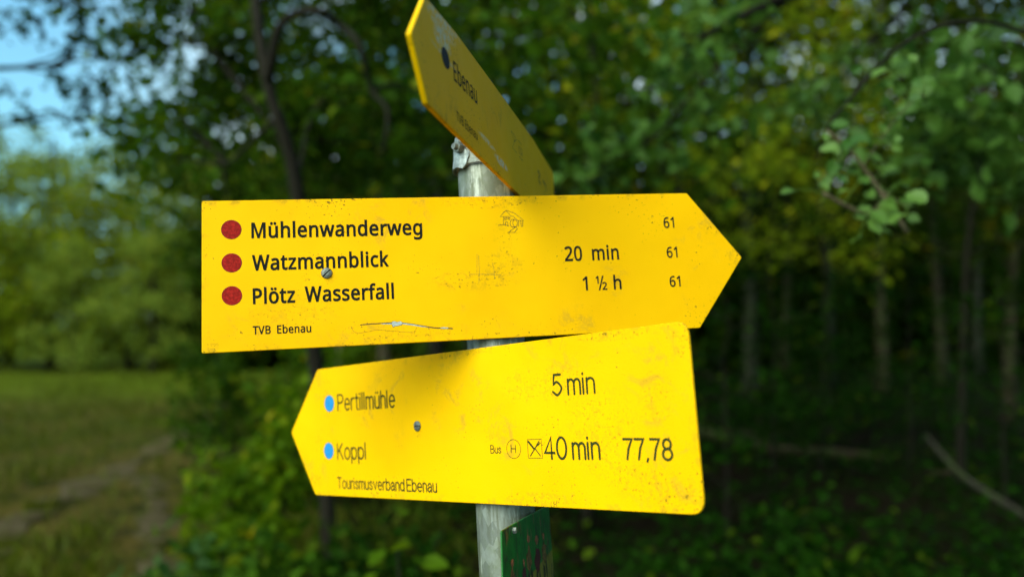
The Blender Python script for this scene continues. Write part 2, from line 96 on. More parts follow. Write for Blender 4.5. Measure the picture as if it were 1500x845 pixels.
GLYPHS = {'0':(459,[[[419,349,419,287,419,241],[416,199,409,163,402,126],[391,96,376,70,360,45],[341,25,316,12,292,-1],[263,-8,229,-8,186,-8],[150,4,122,27,94,51],[73,85,60,129,46,173],[39,226,39,287,39,349],[46,402,58,446,71,490],[91,523,119,547,146,570],[183,581,229,581,271,581],[307,570,335,547,364,523],[385,490,399,446,412,402]],[[110,339,110,287,110,235],[114,191,121,156,129,122],[142,96,159,78,177,61],[200,52,229,52,257,52],[281,61,298,78,315,95],[328,121,336,156,344,191],[348,235,348,287,348,339],[344,383,336,417,328,452],[315,478,298,495,281,513],[257,521,229,521,200,521],[177,513,159,495,142,478],[129,452,121,417,114,383]]]),'1':(459,[[[285,191,285,0,262,0],[239,0,216,0,216,133],[216,267,216,400,216,416],[216,429,216,439,216,450],[217,460,217,470,218,479],[218,489,219,499,210,490],[203,483,196,477,189,471],[180,464,169,455,149,438],[129,422,108,405,96,421],[84,437,71,452,123,492],[175,532,226,573,246,573],[265,573,285,573,285,382]]]),'2':(459,[[[417,21,417,0,291,0],[165,0,38,0,38,20],[38,39,38,59,88,109],[138,160,188,210,217,239],[242,265,261,287,281,310],[296,332,306,353,316,375],[322,399,322,424,322,456],[312,480,294,496,275,512],[250,520,221,520,193,520],[168,516,147,506,126,496],[105,483,83,466,70,482],[57,497,45,513,60,526],[76,538,94,548,112,558],[132,566,153,572,174,578],[196,581,221,581,256,581],[287,574,313,562,338,550],[358,532,372,510,387,487],[394,460,394,428,394,398],[388,370,375,344,363,318],[346,292,324,267,302,241],[276,214,247,185,207,146],[167,107,128,67,128,66],[128,65,128,64,224,64],[321,64,417,64,417,43]]]),'6':(459,[[[44,202,44,245,44,278],[46,310,51,342,55,374],[63,405,75,433,86,462],[101,487,121,510,141,532],[166,549,196,562,226,574],[263,581,306,581,318,581],[330,580,344,579,357,578],[368,576,377,573,377,553],[377,533,377,513,367,516],[356,519,344,520,332,522],[320,523,308,523,271,523],[240,517,216,504,191,492],[172,475,158,454,143,433],[133,408,127,380,120,352],[116,323,115,291,116,291],[118,291,119,291,128,304],[138,315,150,326,162,336],[177,344,194,350,212,356],[232,358,255,358,288,358],[317,352,342,338,367,324],[386,305,400,279,414,253],[421,221,421,184,421,145],[414,111,399,82,384,53],[363,31,336,15,309,0],[276,-8,239,-8,212,-8],[186,-3,163,7,139,17],[119,33,101,54,83,75],[69,101,59,133,49,165]],[[218,51,238,51,272,51],[299,62,320,84,341,105],[351,139,351,184,351,221],[342,250,324,271,305,292],[277,303,241,303,215,303],[194,298,175,287,156,277],[142,264,131,248,121,232],[115,215,115,198,115,180],[118,163,123,146,128,129],[136,113,146,99,157,84],[170,73,185,64,200,56]]]),'B':(521,[[[187,573,241,573,313,573],[367,562,404,541,440,520],[459,483,459,431,459,408],[455,388,446,371,438,354],[426,339,409,328,393,316],[373,308,350,304,350,303],[350,301,350,300,374,296],[395,289,415,279,435,269],[450,254,461,236,472,217],[478,193,478,163,478,128],[470,99,454,74,438,50],[415,31,385,19,356,6],[320,0,279,0,212,0],[145,0,78,0,78,191],[78,382,78,573,132,573]],[[221,329,256,329,305,329],[339,337,357,352,375,368],[384,392,384,423,384,454],[373,477,351,490,329,504],[293,511,245,511,213,511],[182,511,150,511,150,450],[150,389,150,329,185,329]],[[187,269,150,269,150,199],[150,130,150,61,188,61],[227,61,265,61,316,61],[352,71,371,91,391,110],[401,136,401,168,401,189],[397,206,388,221,379,236],[364,248,344,256,323,265],[295,269,260,269,223,269]]]),'E':(446,[[[398,21,398,0,291,0],[184,0,78,0,78,191],[78,382,78,573,184,573],[291,573,398,573,398,551],[398,530,398,509,315,509],[233,509,150,509,150,450],[150,390,150,330,228,330],[306,330,383,330,383,310],[383,289,383,268,306,268],[228,268,150,268,150,200],[150,132,150,63,233,63],[315,63,398,63,398,42]]]),'M':(727,[[[350,0,330,0,268,167],[205,335,142,502,141,502],[140,502,139,502,140,491],[141,478,142,461,142,445],[143,426,144,407,144,387],[144,368,144,347,144,231],[144,116,144,0,122,0],[100,0,78,0,78,191],[78,382,78,573,113,573],[149,573,184,573,243,416],[302,260,361,103,362,103],[363,103,364,103,424,260],[484,416,544,573,579,573],[614,573,650,573,650,382],[650,191,650,0,626,0],[602,0,578,0,578,117],[578,235,578,352,578,371],[578,389,579,408,580,426],[580,444,581,460,582,476],[583,490,584,501,583,501],[582,501,581,501,517,334],[453,167,390,0,370,0]]]),'P':(485,[[[179,573,229,573,304,573],[359,558,393,528,427,499],[444,458,444,404,444,381],[440,358,433,336,425,315],[412,295,395,278,377,261],[353,248,324,238,295,228],[258,223,216,223,194,223],[172,223,150,223,150,149],[150,74,150,0,126,0],[102,0,78,0,78,191],[78,382,78,573,128,573]],[[274,511,223,511,199,511],[174,511,150,511,150,435],[150,360,150,285,169,285],[188,285,208,285,244,285],[274,289,298,296,322,304],[340,316,352,334,364,351],[370,373,370,401,370,438],[358,465,334,484,311,502]]]),'T':(446,[[[259,170,259,0,235,0],[211,0,187,0,187,170],[187,339,187,509,127,509],[68,509,8,509,8,530],[8,551,8,573,151,573],[294,573,437,573,437,551],[437,530,437,509,378,509],[318,509,259,509,259,339]]]),'V':(481,[[[456,573,481,573,413,382],[345,191,277,0,253,0],[229,0,204,0,136,191],[68,382,0,573,25,573],[50,573,75,573,118,450],[161,328,204,205,210,190],[215,175,220,160,224,146],[228,132,231,119,235,106],[238,93,241,80,243,93],[246,106,250,119,253,133],[257,147,262,161,266,176],[271,191,277,207,319,329],[362,451,405,573,430,573]]]),'W':(746,[[[710,573,735,573,685,382],[634,191,583,0,559,0],[534,0,510,0,473,125],[436,250,399,375,395,387],[392,398,389,410,386,422],[383,433,380,443,377,454],[375,463,373,471,371,479],[370,485,370,488,369,485],[368,479,367,471,366,463],[364,454,361,443,358,433],[355,421,352,409,350,397],[346,385,342,373,306,249],[270,124,234,0,210,0],[186,0,161,0,111,191],[60,382,10,573,35,573],[60,573,85,573,115,456],[144,339,174,223,177,211],[180,198,183,186,186,174],[188,163,190,151,193,140],[195,129,196,118,198,107],[200,97,201,87,203,97],[205,108,206,119,208,131],[211,142,213,154,216,166],[219,179,222,191,225,203],[229,215,232,227,265,342],[299,457,333,573,358,573],[383,573,407,573,442,457],[477,341,512,225,516,212],[520,200,523,187,526,175],[529,163,532,151,534,139],[537,128,538,117,540,106],[542,96,544,87,545,100],[547,114,550,129,553,143],[556,159,560,175,563,191],[567,207,572,224,601,340],[631,456,660,573,685,573]]]),'a':(450,[[[203,437,231,437,283,437],[322,426,347,403,372,380],[385,343,385,293,385,195],[385,98,385,0,368,0],[351,0,334,0,329,20],[325,41,320,61,319,61],[318,61,317,61,304,45],[292,32,279,22,266,12],[251,4,234,-1,217,-6],[196,-8,172,-8,147,-8],[124,-3,103,6,82,15],[66,29,55,48,43,67],[37,91,37,119,37,162],[54,195,87,219,121,242],[173,254,243,257,267,257],[292,258,316,259,316,268],[316,276,316,285,316,321],[308,345,293,359,277,373],[255,380,227,380,204,380],[183,377,163,370,142,363],[123,356,106,347,99,365],[91,383,84,400,103,410],[125,419,151,426,176,433]],[[273,209,252,208,198,206],[161,197,141,182,120,167],[110,146,110,119,110,95],[117,77,132,66,147,55],[165,49,188,49,225,49],[255,59,279,79,303,99],[315,130,315,172,315,184],[315,197,315,210,294,209]]]),'b':(493,[[[139,511,139,461,139,443],[138,426,138,410,137,394],[136,382,135,373,136,373],[137,373,139,373,151,391],[168,406,189,419,211,431],[238,437,272,437,325,437],[368,418,401,381,433,344],[449,289,449,215,449,166],[442,125,427,91,412,58],[392,33,365,17,338,0],[307,-8,272,-8,238,-8],[211,-2,189,10,168,23],[151,37,139,55,137,55],[135,55,133,55,128,36],[123,18,119,0,102,0],[85,0,68,0,68,203],[68,406,68,609,92,609],[115,609,139,609,139,560]],[[299,379,260,379,229,379],[205,373,188,361,170,350],[157,332,150,308,142,285],[139,254,139,217,139,216],[139,215,139,214,139,161],[147,121,165,93,182,65],[214,51,261,51,300,51],[329,65,348,93,367,121],[376,162,376,216,376,270],[367,310,348,338,329,365]]]),'c':(385,[[[265,-8,241,-8,203,-8],[169,0,139,15,109,31],[86,55,69,87,53,120],[44,162,44,213,44,265],[53,308,71,342,88,375],[112,399,142,415,173,430],[207,438,245,438,267,438],[288,436,309,431,329,426],[346,421,358,415,351,395],[344,376,337,356,324,361],[309,365,292,370,275,374],[259,376,244,376,215,376],[191,370,172,358,154,345],[140,327,131,303,122,279],[117,249,117,213,117,179],[122,150,131,126,140,102],[153,84,172,71,190,59],[213,53,240,53,263,53],[284,55,302,60,320,65],[336,71,351,78,351,57],[351,36,351,15,337,8],[321,2,304,-2,286,-6]]]),'d':(493,[[[243,-8,221,-8,167,-8],[124,11,92,48,60,85],[44,140,44,214,44,288],[60,344,93,381,125,419],[168,438,221,438,244,438],[263,435,280,429,296,424],[311,416,323,407,335,397],[346,386,354,374,356,374],[358,374,359,374,359,381],[358,392,356,405,355,419],[354,430,354,438,354,495],[354,552,354,609,378,609],[401,609,425,609,425,406],[425,203,425,0,406,0],[387,0,368,0,365,19],[361,38,358,58,357,58],[356,58,354,58,346,45],[335,34,323,24,311,15],[296,7,279,1,263,-5]],[[193,51,232,51,277,51],[309,63,328,88,346,113],[355,150,355,200,355,205],[355,209,355,213,355,267],[346,308,329,336,311,365],[279,379,231,379,193,379],[165,364,146,334,127,304],[117,263,117,213,117,161],[127,121,146,93,165,65]]]),'e':(452,[[[196,438,234,438,271,438],[303,430,329,414,356,398],[376,375,390,346,404,317],[411,283,411,244,411,230],[411,215,411,201,313,201],[215,201,117,201,118,153],[131,116,154,90,178,65],[211,52,254,52,281,52],[306,55,327,60,348,65],[370,72,392,82,392,61],[392,41,392,20,370,10],[349,3,327,-1,306,-6],[280,-8,251,-8,210,-8],[174,0,143,17,112,33],[88,58,70,91,53,124],[44,164,44,212,44,259],[52,299,68,333,84,366],[106,392,134,411,163,429]],[[257,380,233,380,200,380],[173,369,154,348,134,326],[122,296,119,257,192,257],[265,257,338,257,338,282],[334,303,326,322,319,340],[308,354,292,364,277,375]]]),'f':(276,[[[266,393,266,375,230,375],[194,375,158,375,158,250],[158,125,158,0,134,0],[111,0,87,0,87,125],[87,250,87,375,62,375],[37,375,12,375,12,386],[12,397,12,408,37,416],[62,424,87,432,87,441],[87,449,87,457,87,494],[93,524,104,547,115,570],[131,587,152,597,172,608],[198,613,227,613,244,613],[260,612,274,609,288,606],[300,603,310,599,304,581],[298,562,292,544,283,546],[273,549,262,552,251,554],[240,556,228,556,204,556],[187,548,175,532,164,516],[158,492,158,458,158,449],[158,439,158,430,194,430],[230,430,266,430,266,412]]]),'g':(493,[[[165,438,221,438,249,438],[274,433,297,422,320,411],[339,395,355,373,357,373],[358,373,359,373,362,392],[366,411,369,430,388,430],[406,430,425,430,425,284],[425,138,425,-7,425,-48],[418,-82,404,-109,390,-137],[369,-158,341,-172,312,-186],[276,-192,233,-192,202,-192],[173,-190,147,-186,121,-181],[98,-174,78,-165,78,-144],[78,-122,78,-100,98,-111],[122,-119,149,-125,176,-131],[206,-134,237,-134,273,-134],[302,-123,324,-101,345,-80],[355,-50,355,-13,355,-7],[355,-2,355,4,355,10],[356,20,356,32,357,44],[357,52,358,57,357,57],[356,57,354,57,339,35],[321,19,299,8,277,-3],[251,-8,221,-8,166,-8],[122,11,91,51,60,90],[44,144,44,214,44,283],[60,337,91,377,122,418]],[[259,379,230,379,206,379],[186,372,169,359,152,346],[139,328,130,303,121,279],[117,249,117,213,117,160],[127,120,146,92,166,64],[194,50,232,50,254,50],[272,53,288,58,303,64],[316,73,326,85,337,97],[344,112,349,131,354,149],[356,172,356,197,356,203],[356,209,356,214,356,253],[352,285,343,309,334,333],[320,350,302,362,283,373]]]),'h':(496,[[[139,490,139,431,139,420],[138,410,138,399,137,389],[136,379,135,370,136,370],[138,370,140,370,149,385],[160,398,174,407,188,417],[203,424,221,429,238,435],[255,437,273,437,308,437],[337,432,360,421,384,410],[401,393,413,370,425,347],[431,317,431,280,431,187],[431,93,431,0,407,0],[384,0,361,0,361,92],[361,183,361,275,361,310],[353,336,338,353,322,370],[298,379,265,379,233,379],[207,372,189,360,171,348],[158,331,150,308,143,284],[139,256,139,222,139,148],[139,74,139,0,115,0],[92,0,68,0,68,203],[68,406,68,609,92,609],[115,609,139,609,139,550]]]),'i':(207,[[[115,430,139,430,139,287],[139,143,139,0,115,0],[92,0,68,0,68,143],[68,287,68,430,92,430]],[[92,591,104,591,115,591],[124,587,133,580,141,573],[145,562,145,546,145,531],[141,520,133,512,124,505],[115,501,104,501,92,501],[83,505,75,512,67,520],[63,531,63,546,63,562],[67,573,75,580,83,587]]]),'k':(428,[[[138,397,138,291,138,283],[138,271,137,257,136,244],[135,231,135,221,136,221],[137,221,138,221,141,226],[146,232,152,240,159,248],[165,256,172,264,179,273],[184,279,189,285,235,333],[281,381,326,430,354,430],[381,430,409,430,351,369],[293,307,235,246,297,164],[359,82,421,0,393,0],[364,0,336,0,286,67],[237,134,187,200,171,186],[154,172,138,158,138,105],[138,53,138,0,115,0],[91,0,68,0,68,203],[68,406,68,609,91,609],[115,609,138,609,138,503]]]),'l':(207,[[[139,203,139,0,115,0],[92,0,68,0,68,203],[68,406,68,609,92,609],[115,609,139,609,139,406]]]),'m':(750,[[[512,438,540,438,588,438],[625,425,649,401,673,376],[685,335,685,280,685,187],[685,93,685,0,662,0],[638,0,615,0,615,92],[615,184,615,277,615,310],[608,336,594,353,580,370],[558,379,528,379,486,379],[456,366,438,342,420,318],[411,283,411,237,411,158],[411,79,411,0,388,0],[365,0,342,0,342,92],[342,184,342,277,342,299],[338,318,332,333,326,348],[316,360,303,367,290,375],[274,379,253,379,225,379],[202,372,185,360,169,348],[157,331,150,308,142,285],[139,257,139,223,139,149],[139,74,139,0,115,0],[92,0,68,0,68,143],[68,287,68,430,87,430],[106,430,125,430,129,410],[132,391,136,371,137,371],[138,371,140,371,149,386],[160,399,173,409,186,418],[200,426,217,431,233,435],[249,438,266,438,299,438],[327,432,349,420,371,408],[388,390,398,366,399,366],[400,366,402,366,416,390],[436,408,461,420,486,432]]]),'n':(496,[[[257,438,275,438,326,438],[365,425,391,401,418,376],[431,335,431,280,431,187],[431,93,431,0,407,0],[384,0,361,0,361,92],[361,183,361,275,361,310],[353,336,338,353,322,370],[298,379,265,379,217,379],[184,365,166,338,148,312],[139,273,139,223,139,149],[139,74,139,0,115,0],[92,0,68,0,68,143],[68,287,68,430,87,430],[106,430,125,430,129,410],[132,391,136,371,137,371],[138,371,140,371,149,386],[161,399,175,409,189,418],[205,426,222,431,239,435]]]),'r':(331,[[[249,438,269,438,277,438],[285,437,295,437,304,436],[312,435,319,433,316,411],[313,390,310,368,303,370],[296,371,287,372,279,373],[271,374,264,374,247,374],[231,370,217,363,202,356],[188,347,176,334,165,321],[155,306,149,289,142,271],[139,251,139,229,139,153],[139,76,139,0,115,0],[92,0,68,0,68,143],[68,287,68,430,87,430],[107,430,126,430,129,404],[131,377,134,351,135,351],[136,351,137,351,146,367],[157,382,170,395,183,408],[198,418,214,426,231,434]]]),'s':(384,[[[348,142,348,119,348,91],[341,68,327,49,313,30],[294,16,268,6,242,-3],[212,-8,176,-8,146,-8],[121,-6,99,-1,77,4],[58,11,42,19,42,41],[42,62,42,83,59,75],[80,67,104,60,128,53],[153,49,178,49,214,49],[240,55,256,66,272,78],[280,93,280,112,280,123],[277,133,271,141,265,150],[255,158,239,167,224,175],[202,185,174,196,146,206],[122,217,103,228,83,238],[68,251,57,266,46,281],[41,300,41,324,41,360],[56,388,85,408,115,428],[154,438,202,438,228,438],[253,435,275,430,298,425],[319,418,339,409,331,390],[323,372,315,353,297,360],[278,367,258,372,238,377],[218,380,197,380,168,380],[146,375,131,366,116,357],[108,344,108,328,108,316],[112,306,119,298,126,290],[137,282,154,274,170,266],[191,256,219,246,246,236],[269,226,289,215,308,204],[323,191,333,176,343,161]]]),'t':(289,[[[192,50,212,50,222,50],[233,51,245,53,256,54],[265,56,272,59,272,41],[272,23,272,5,264,1],[254,-2,240,-4,226,-7],[213,-8,200,-8,177,-8],[157,-4,138,4,119,11],[103,25,91,44,80,63],[74,90,74,125,74,209],[74,292,74,375,53,375],[33,375,13,375,13,387],[13,398,13,409,33,418],[54,428,75,437,84,468],[93,498,103,528,117,528],[130,528,144,528,144,496],[144,463,144,430,186,430],[227,430,269,430,269,412],[269,393,269,375,227,375],[186,375,144,375,144,292],[144,210,144,127,144,101],[151,81,163,69,176,56]]]),'u':(496,[[[404,430,427,430,427,287],[427,143,427,0,408,0],[389,0,370,0,366,19],[363,38,359,57,358,57],[357,57,356,57,347,42],[335,30,321,20,306,10],[291,3,273,-1,256,-6],[238,-8,220,-8,186,-8],[157,-3,134,8,110,19],[93,36,81,59,69,82],[63,112,63,148,63,242],[63,336,63,430,87,430],[111,430,135,430,135,338],[135,245,135,153,135,119],[142,93,158,76,173,59],[198,51,230,51,262,51],[287,57,306,69,324,81],[337,98,345,121,353,145],[357,173,357,206,357,281],[357,355,357,430,380,430]]]),'w':(630,[[[370,162,346,243,342,254],[339,265,336,276,333,287],[330,298,328,308,325,317],[323,327,321,335,319,344],[317,351,316,357,315,357],[314,357,313,357,312,351],[310,344,308,335,306,327],[304,317,302,307,300,297],[297,286,294,275,291,265],[288,253,284,242,258,162],[233,81,207,1,180,1],[153,1,127,1,87,144],[48,287,9,431,33,431],[57,431,82,431,102,354],[121,278,141,201,145,186],[149,170,153,154,157,139],[160,124,163,109,166,95],[168,83,169,73,170,73],[171,73,172,73,174,79],[176,87,178,97,180,107],[182,117,185,128,187,138],[190,149,193,160,196,170],[199,180,201,188,227,269],[252,350,277,431,303,431],[329,431,354,431,379,350],[404,269,428,188,432,176],[436,163,440,149,444,135],[447,122,451,109,454,96],[456,84,457,74,458,74],[459,74,460,74,461,83],[463,94,466,108,469,121],[473,136,477,153,481,169],[485,185,489,201,509,278],[529,354,549,431,573,431],[597,431,621,431,582,287],[542,144,502,1,474,1],[447,1,419,1,395,82]]]),'z':(377,[[[346,18,346,0,241,0],[136,0,31,0,31,16],[31,31,31,47,108,156],[185,266,262,375,190,375],[117,375,45,375,45,393],[45,412,45,430,143,430],[242,430,340,430,340,412],[340,395,340,377,264,269],[188,162,112,55,190,55],[268,55,346,55,346,36]]]),'½':(481,[[[185,0,75,0,75,191],[75,382,75,573,185,573],[295,573,405,573,405,382],[405,191,405,0,295,0]],[[116,204,116,41,199,41],[281,41,364,41,364,204],[364,368,364,532,281,532],[199,532,116,532,116,368]]]),'ö':(485,[[[442,263,442,216,442,180],[437,148,428,121,418,93],[405,70,388,51,370,31],[349,17,324,7,300,-3],[272,-8,241,-8,213,-8],[187,-3,163,7,139,17],[118,31,100,51,83,70],[69,93,59,121,49,148],[44,180,44,216,44,263],[52,304,68,336,84,369],[107,394,137,412,167,429],[203,438,244,438,283,438],[317,429,347,412,377,394],[400,369,417,336,433,304]],[[117,267,117,216,117,182],[121,153,130,128,139,103],[153,84,172,71,190,57],[214,51,243,51,272,51],[296,57,314,71,333,84],[347,103,356,128,364,153],[369,182,369,216,369,250],[364,279,355,303,346,327],[332,346,314,359,296,372],[272,379,242,379,198,379],[167,364,147,335,127,306]],[[131,533,131,546,131,560],[134,570,142,576,149,582],[158,585,168,585,179,585],[187,582,195,576,202,570],[206,560,206,546,206,533],[202,523,195,516,187,509],[179,506,168,506,158,506],[149,509,142,516,134,523]],[[281,533,281,546,281,560],[285,570,292,576,300,582],[308,585,318,585,329,585],[337,582,345,576,352,570],[356,560,356,546,356,533],[352,523,345,516,337,509],[329,506,318,506,308,506],[300,509,292,516,285,523]]]),'ü':(496,[[[404,430,427,430,427,287],[427,143,427,0,408,0],[389,0,370,0,366,19],[363,38,359,57,358,57],[357,57,356,57,347,42],[335,30,321,20,306,10],[291,3,273,-1,256,-6],[238,-8,220,-8,186,-8],[157,-3,134,8,110,19],[93,36,81,59,69,82],[63,112,63,148,63,242],[63,336,63,430,87,430],[111,430,135,430,135,338],[135,245,135,153,135,119],[142,93,158,76,173,59],[198,51,230,51,262,51],[287,57,306,69,324,81],[337,98,345,121,353,145],[357,173,357,206,357,281],[357,355,357,430,380,430]],[[136,533,136,546,136,560],[139,570,147,576,154,582],[163,585,173,585,183,585],[192,582,200,576,207,570],[211,560,211,546,211,533],[207,523,200,516,192,509],[183,506,173,506,163,506],[154,509,147,516,139,523]],[[286,533,286,546,286,560],[290,570,297,576,304,582],[313,585,323,585,333,585],[342,582,350,576,357,570],[361,560,361,546,361,533],[357,523,350,516,342,509],[333,506,323,506,313,506],[304,509,297,516,290,523]]])}
SPACE = 209

# ------------------------------------------------------------------ helpers
def link(o, parent=None):
    COL.objects.link(o)
    if parent is not None:
        o.parent = parent
    return o

def tag(o, label=None, cat=None, group=None, kind=None):
    if label: o['label'] = label
    if cat: o['category'] = cat
    if group: o['group'] = group
    if kind: o['kind'] = kind
    return o

def thing(name, label, cat, loc=(0, 0, 0), group=None):
    o = link(bpy.data.objects.new(name, None))
    o.location = loc
    o.empty_display_size = 0.1
    return tag(o, label, cat, group)

def mesh_obj(name, verts, faces, mat, parent=None, smooth=False, attr=None):
    me = bpy.data.meshes.new(name)
    me.from_pydata([tuple(v) for v in verts], [], faces)
    if mat is not None: me.materials.append(mat)
    if smooth:
        me.polygons.foreach_set('use_smooth', [True] * len(me.polygons))
    me.update()
    return link(bpy.data.objects.new(name, me), parent)

class MB:
    """collects pieces of ONE mesh"""
    def __init__(s): s.v = []; s.f = []
    def add(s, verts, faces):
        b = len(s.v); s.v += [tuple(v) for v in verts]; s.f += [tuple(i + b for i in f) for f in faces]
    def tube(s, pts, rad, n=8, cap=True, wob=0.0, rng=None):
        P = np.array(pts, float); m = len(P)
        b = len(s.v); prev = None
        for i in range(m):
            t = P[min(i + 1, m - 1)] - P[max(i - 1, 0)]
            t /= (np.linalg.norm(t) + 1e-12)
            if prev is None:
                a = np.array([1.0, 0, 0]) if abs(t[0]) < .8 else np.array([0, 1.0, 0])
            else: a = prev
            u = a - t * a.dot(t); u /= np.linalg.norm(u); prev = u
            w = np.cross(t, u)
            for k in range(n):
                an = 2 * math.pi * k / n
                r = rad[i] * (1 + (rng.uniform(-wob, wob) if wob else 0))
                s.v.append(tuple(P[i] + (u * math.cos(an) + w * math.sin(an)) * r))
        for i in range(m - 1):
            for k in range(n):
                k2 = (k + 1) % n
                s.f.append((b + i * n + k, b + i * n + k2, b + (i + 1) * n + k2, b + (i + 1) * n + k))
        if cap:
            s.f.append(tuple(b + k for k in range(n))[::-1])
            s.f.append(tuple(b + (m - 1) * n + k for k in range(n)))
    def build(s, name, mat, parent=None, smooth=False):
        return mesh_obj(name, s.v, s.f, mat, parent, smooth)

def spline_pts(pts, n):
    """Catmull-Rom through pts"""
    P = [np.array(p, float) for p in pts]
    P = [2 * P[0] - P[1]] + P + [2 * P[-1] - P[-2]]
    out = []
    segs = len(P) - 3
    for j in range(n):
        t = j / (n - 1) * segs; i = min(int(t), segs - 1); t -= i
        a, b, c, d = P[i:i + 4]
        out.append(.5 * ((2 * b) + (c - a) * t + (2 * a - 5 * b + 4 * c - d) * t * t + (3 * b - a - 3 * c + d) * t ** 3))
    return np.array(out)

# ------------------------------------------------------------------ materials
def new_mat(name):
    m = bpy.data.materials.new(name); m.use_nodes = True
    nt = m.node_tree
    return m, nt, nt.nodes['Principled BSDF']

def N(nt, typ, **kw):
    n = nt.nodes.new(typ)
    for k, v in kw.items():
        if k == 'inp':
            for a, b in v.items(): n.inputs[a].default_value = b
        else: setattr(n, k, v)
    return n

def noise(nt, vec, scale, detail=4.0, rough=.55, dist=0.0, dim='3D'):
    n = N(nt, 'ShaderNodeTexNoise', noise_dimensions=dim)
    n.inputs['Scale'].default_value = scale; n.inputs['Detail'].default_value = detail
    n.inputs['Roughness'].default_value = rough; n.inputs['Distortion'].default_value = dist
    if vec is not None: nt.links.new(vec, n.inputs['Vector'])
    return n.outputs['Fac']

def ramp(nt, fac, stops):
    r = N(nt, 'ShaderNodeValToRGB')
    while len(r.color_ramp.elements) < len(stops): r.color_ramp.elements.new(.5)
    for e, (p, c) in zip(r.color_ramp.elements, stops):
        e.position = p; e.color = (*c, 1) if len(c) == 3 else c
    nt.links.new(fac, r.inputs[0]); return r.outputs[0]

def step(nt, fac, lo, hi):
    r = N(nt, 'ShaderNodeMapRange', interpolation_type='SMOOTHSTEP')
    r.inputs[1].default_value = lo; r.inputs[2].default_value = hi
    nt.links.new(fac, r.inputs[0]); return r.outputs[0]

def math_(nt, op, a, b=None, clamp=False):
    n = N(nt, 'ShaderNodeMath', operation=op, use_clamp=clamp)
    for i, x in enumerate((a, b)):
        if x is None: continue
        if isinstance(x, (int, float)): n.inputs[i].default_value = x
        else: nt.links.new(x, n.inputs[i])
    return n.outputs[0]

def mix(nt, fac, a, b):
    n = N(nt, 'ShaderNodeMix', data_type='RGBA')
    for i, x in ((0, fac), (6, a), (7, b)):
        if isinstance(x, (int, float)): n.inputs[i].default_value = x
        elif isinstance(x, tuple): n.inputs[i].default_value = (*x, 1)
        else: nt.links.new(x, n.inputs[i])
    return n.outputs[2]

def objco(nt): return N(nt, 'ShaderNodeTexCoord').outputs['Object']

def offset(nt, vec, off, scale=(1, 1, 1)):
    m = N(nt, 'ShaderNodeMapping'); m.inputs['Location'].default_value = off; m.inputs['Scale'].default_value = scale
    nt.links.new(vec, m.inputs['Vector']); return m.outputs[0]

def bump(nt, bsdf, h, strength, dist):
    b = N(nt, 'ShaderNodeBump'); b.inputs['Strength'].default_value = strength; b.inputs['Distance'].default_value = dist
    nt.links.new(h, b.inputs['Height']); nt.links.new(b.outputs[0], bsdf.inputs['Normal'])

